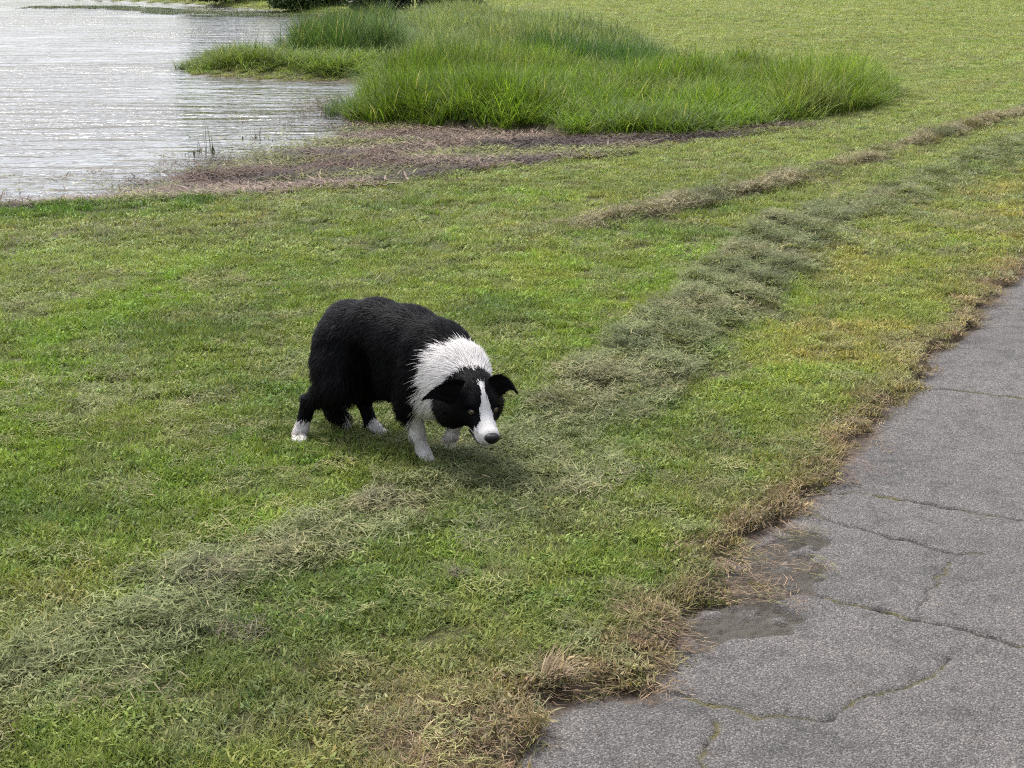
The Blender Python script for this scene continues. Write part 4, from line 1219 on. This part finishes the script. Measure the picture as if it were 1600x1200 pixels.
_paws = np.array([(-0.73, 4.80), (-0.46, 4.85), (-0.28, 4.58)])
DOG.z = float(height(_paws[:, 0], _paws[:, 1]).mean()) - 0.006
build_dog()
# ------------------------------------------------------------------ small things
def single_blades(name, specs, mat, loc, label=None, cat=None, parent=None):
    VV, FF, BV = blade_set(specs)
    me = mesh_np(name, np.array(VV), np.array(FF), smooth=True); set_attr(me, 'bv', BV)
    o = obj(name, me, mat, parent, loc)
    if label: tag(o, label, cat)
    return o

def plain_blades(name, c0, c1, rough=.65):
    m = NT(name); bv = m.attr('bv')
    b = m.bsdf(m.mix(bv.outputs['Fac'], c0, c1), rough=rough, spec=.2)
    return m.done(b.outputs[0])

def gz(x, y): return float(height(np.array([x]), np.array([y]))[0])

clump_mat = plain_blades('clump_cuttings', (.026, .024, .012), (.125, .110, .055))
dry_mat = plain_blades('dry_tuft', (.10, .07, .04), (.26, .19, .11))
def clump(x, y, r, h, label, n=340):
    sp = []
    for _ in range(n):
        q = r * math.sqrt(random.random()); a = U(0, 6.283)
        dome = h * (1 - (q / r) ** 2)
        if q < r * .38 and random.random() < .75: continue
        sp.append((q * math.cos(a), q * math.sin(a), U(0, 1) * dome, U(0, 6.283), U(.03, .075), U(.002, .0036), U(.9, 1.7), U(-.4, .8), 3))
    single_blades('cut_grass_clump', sp, clump_mat, (x, y, gz(x, y) + .004), label, 'cut grass')
clump(-0.40, 4.20, .070, .05, 'small hollow clump of cuttings on the lawn in front of the dog', 420)
clump(-0.80, 3.62, .11, .045, 'brown heap of cuttings halfway along the swath running away from the dog', 460)
clump(-0.66, 3.28, .07, .03, 'dark little clump of cuttings beside the brown heap', 240)
clump(-0.15, 3.64, .030, .02, 'tiny dark knot of cuttings in green grass between dog and path', 90)

sp = []
for _ in range(70):
    r = .028 * math.sqrt(random.random()); a = U(0, 6.283)
    sp.append((r * math.cos(a), r * math.sin(a), -.01, U(-.9, 1.5), U(.06, .14), U(.002, .0035), U(.1, .8), U(.2, 1.6), 5))
single_blades('dry_grass_tuft', sp, dry_mat, (0.085, 3.06, gz(.085, 3.06)), 'upright tuft of dry straw where the path edge juts into the lawn', 'dry grass')

# stalks standing in the shallow water
stalk_mat = plain_blades('dead_stalk', (.05, .045, .03), (.16, .14, .09))
for (sx, sy, hh, nn) in ((-2.82, 13.6, .42, 9), (-2.55, 14.7, .22, 6)):
    sp = [(U(-.08, .08), U(-.08, .08), 0, U(0, 6.283), hh * U(.3, 1), U(.005, .010), U(0, .3), U(0, .6), 4) for _ in range(nn)]
    sp += [(U(-.14, .14), U(-.12, .12), 0, U(0, 6.283), U(.05, .14), U(.012, .022), U(.5, 1.3), U(0, .5), 3) for _ in range(nn * 2)]
    single_blades('water_plant', sp, stalk_mat, (sx, sy, WATER_Z - .01), 'sparse dark plant with a thin stalk standing in the open shallows' if hh > .3 else 'low sprig of leaves in the shallows close to the mud', 'plant')

# bushes on the far bank and the hedge beyond the lawn
leaf_mats = {}
def leaf_mat(name, c0, c1):
    m = NT(name); bv = m.attr('bv'); col = m.mix(bv.outputs['Fac'], c0, c1)
    b = m.bsdf(col, rough=.5, spec=.3); tr = m.n('BsdfTranslucent'); m.l(col, tr.inputs['Color'])
    ms = m.n('MixShader'); ms.inputs[0].default_value = .25; m.l(b.outputs[0], ms.inputs[1]); m.l(tr.outputs[0], ms.inputs[2])
    return m.done(ms.outputs[0])
m = NT('bark'); tc = m.n('TexCoord'); bark = m.done(m.bsdf(m.mix(m.noise(30, 4, .6, tc.outputs['Object']), (.03, .022, .016), (.10, .08, .06)), rough=.9).outputs[0])

def bush(name, x, y, rx, ry, h, mat, label, n=5200, leaf=.09, lobes=16):
    root = bpy.data.objects.new(name, None); COL.objects.link(root); z0 = gz(x, y); root.location = (x, y, z0)
    tag(root, label, 'bush', 'bushes beyond the pond and lawn')
    cl = []
    for _ in range(lobes):
        a = U(0, 6.283); q = math.sqrt(random.random()) * .78
        cl.append((rx * q * math.cos(a), ry * q * math.sin(a), h * U(.04, .82), U(.28, .5)))
    cl = np.array(cl)
    k = rng.integers(0, lobes, n)
    d = rng.normal(0, 1, (n, 3)); d /= np.linalg.norm(d, axis=1)[:, None]
    rr = rng.random(n)[:, None] ** .4 * cl[k, 3:4]
    c = cl[k, :3] + d * rr * np.array([rx, ry, h * .7]) * np.array([.9, .9, .75])
    c[:, 2] = np.abs(c[:, 2])
    ax = rng.normal(0, 1, (n, 3)); ax /= np.linalg.norm(ax, axis=1)[:, None]
    bx = np.cross(ax, rng.normal(0, 1, (n, 3))); bx /= np.linalg.norm(bx, axis=1)[:, None]
    L = (leaf * rng.uniform(.6, 1.4, n))[:, None]
    V = np.stack([c - ax * L, c + bx * L * .42, c + ax * L, c - bx * L * .42], 1).reshape(-1, 3)
    me = mesh_np(name + '_crown', V, np.arange(n * 4).reshape(-1, 4)); set_attr(me, 'bv', np.repeat(rng.random(n), 4))
    obj('crown', me, mat, root)
    VV, FF = [], []
    for _ in range(9):                                              # stems
        a = U(0, 6.283); r0 = .035; b0 = len(VV); tx, ty = rx * .6 * math.cos(a), ry * .6 * math.sin(a)
        for s in range(4):
            t = s / 3; cx, cy, cz = tx * (.15 + .85 * t), ty * (.15 + .85 * t), h * .75 * t - .05; r_ = r0 * (1 - .7 * t)
            for q in range(6): VV.append((cx + r_ * math.cos(q * 1.0472), cy + r_ * math.sin(q * 1.0472), cz))
        for s in range(3):
            for q in range(6): FF.append((b0 + s * 6 + q, b0 + s * 6 + (q + 1) % 6, b0 + s * 6 + 6 + (q + 1) % 6, b0 + s * 6 + 6 + q))
    obj('stems', mesh_np(name + '_stems', np.array(VV), np.array(FF), smooth=True), bark, root)

dk = leaf_mat('dark_leaves', (.012, .020, .010), (.035, .050, .022))
gr = leaf_mat('green_leaves', (.040, .075, .018), (.085, .130, .035))
bush('bush', -3.0, 45.6, 2.0, 1.1, 1.7, dk, 'dark evergreen bush on the far bank beside the tall grass', 13000)
bush('bush', -6.0, 48.9, 2.1, 1.2, 1.6, gr, 'green bush on the far bank left of the dark evergreen', 10000)
bush('bush', -9.6, 54.6, 2.6, 1.3, 1.7, gr, 'farther green bush on the bank where the water narrows', 9000)
for i, (bx, by) in enumerate(((16.3, 57.2), (19.0, 56.8), (21.8, 56.5))):
    bush('hedge_bush', bx, by, 1.9, 1.0, 1.3, dk, ('end', 'middle', 'outer')[i] + ' bush of the dark row beyond the far lawn', 4200)
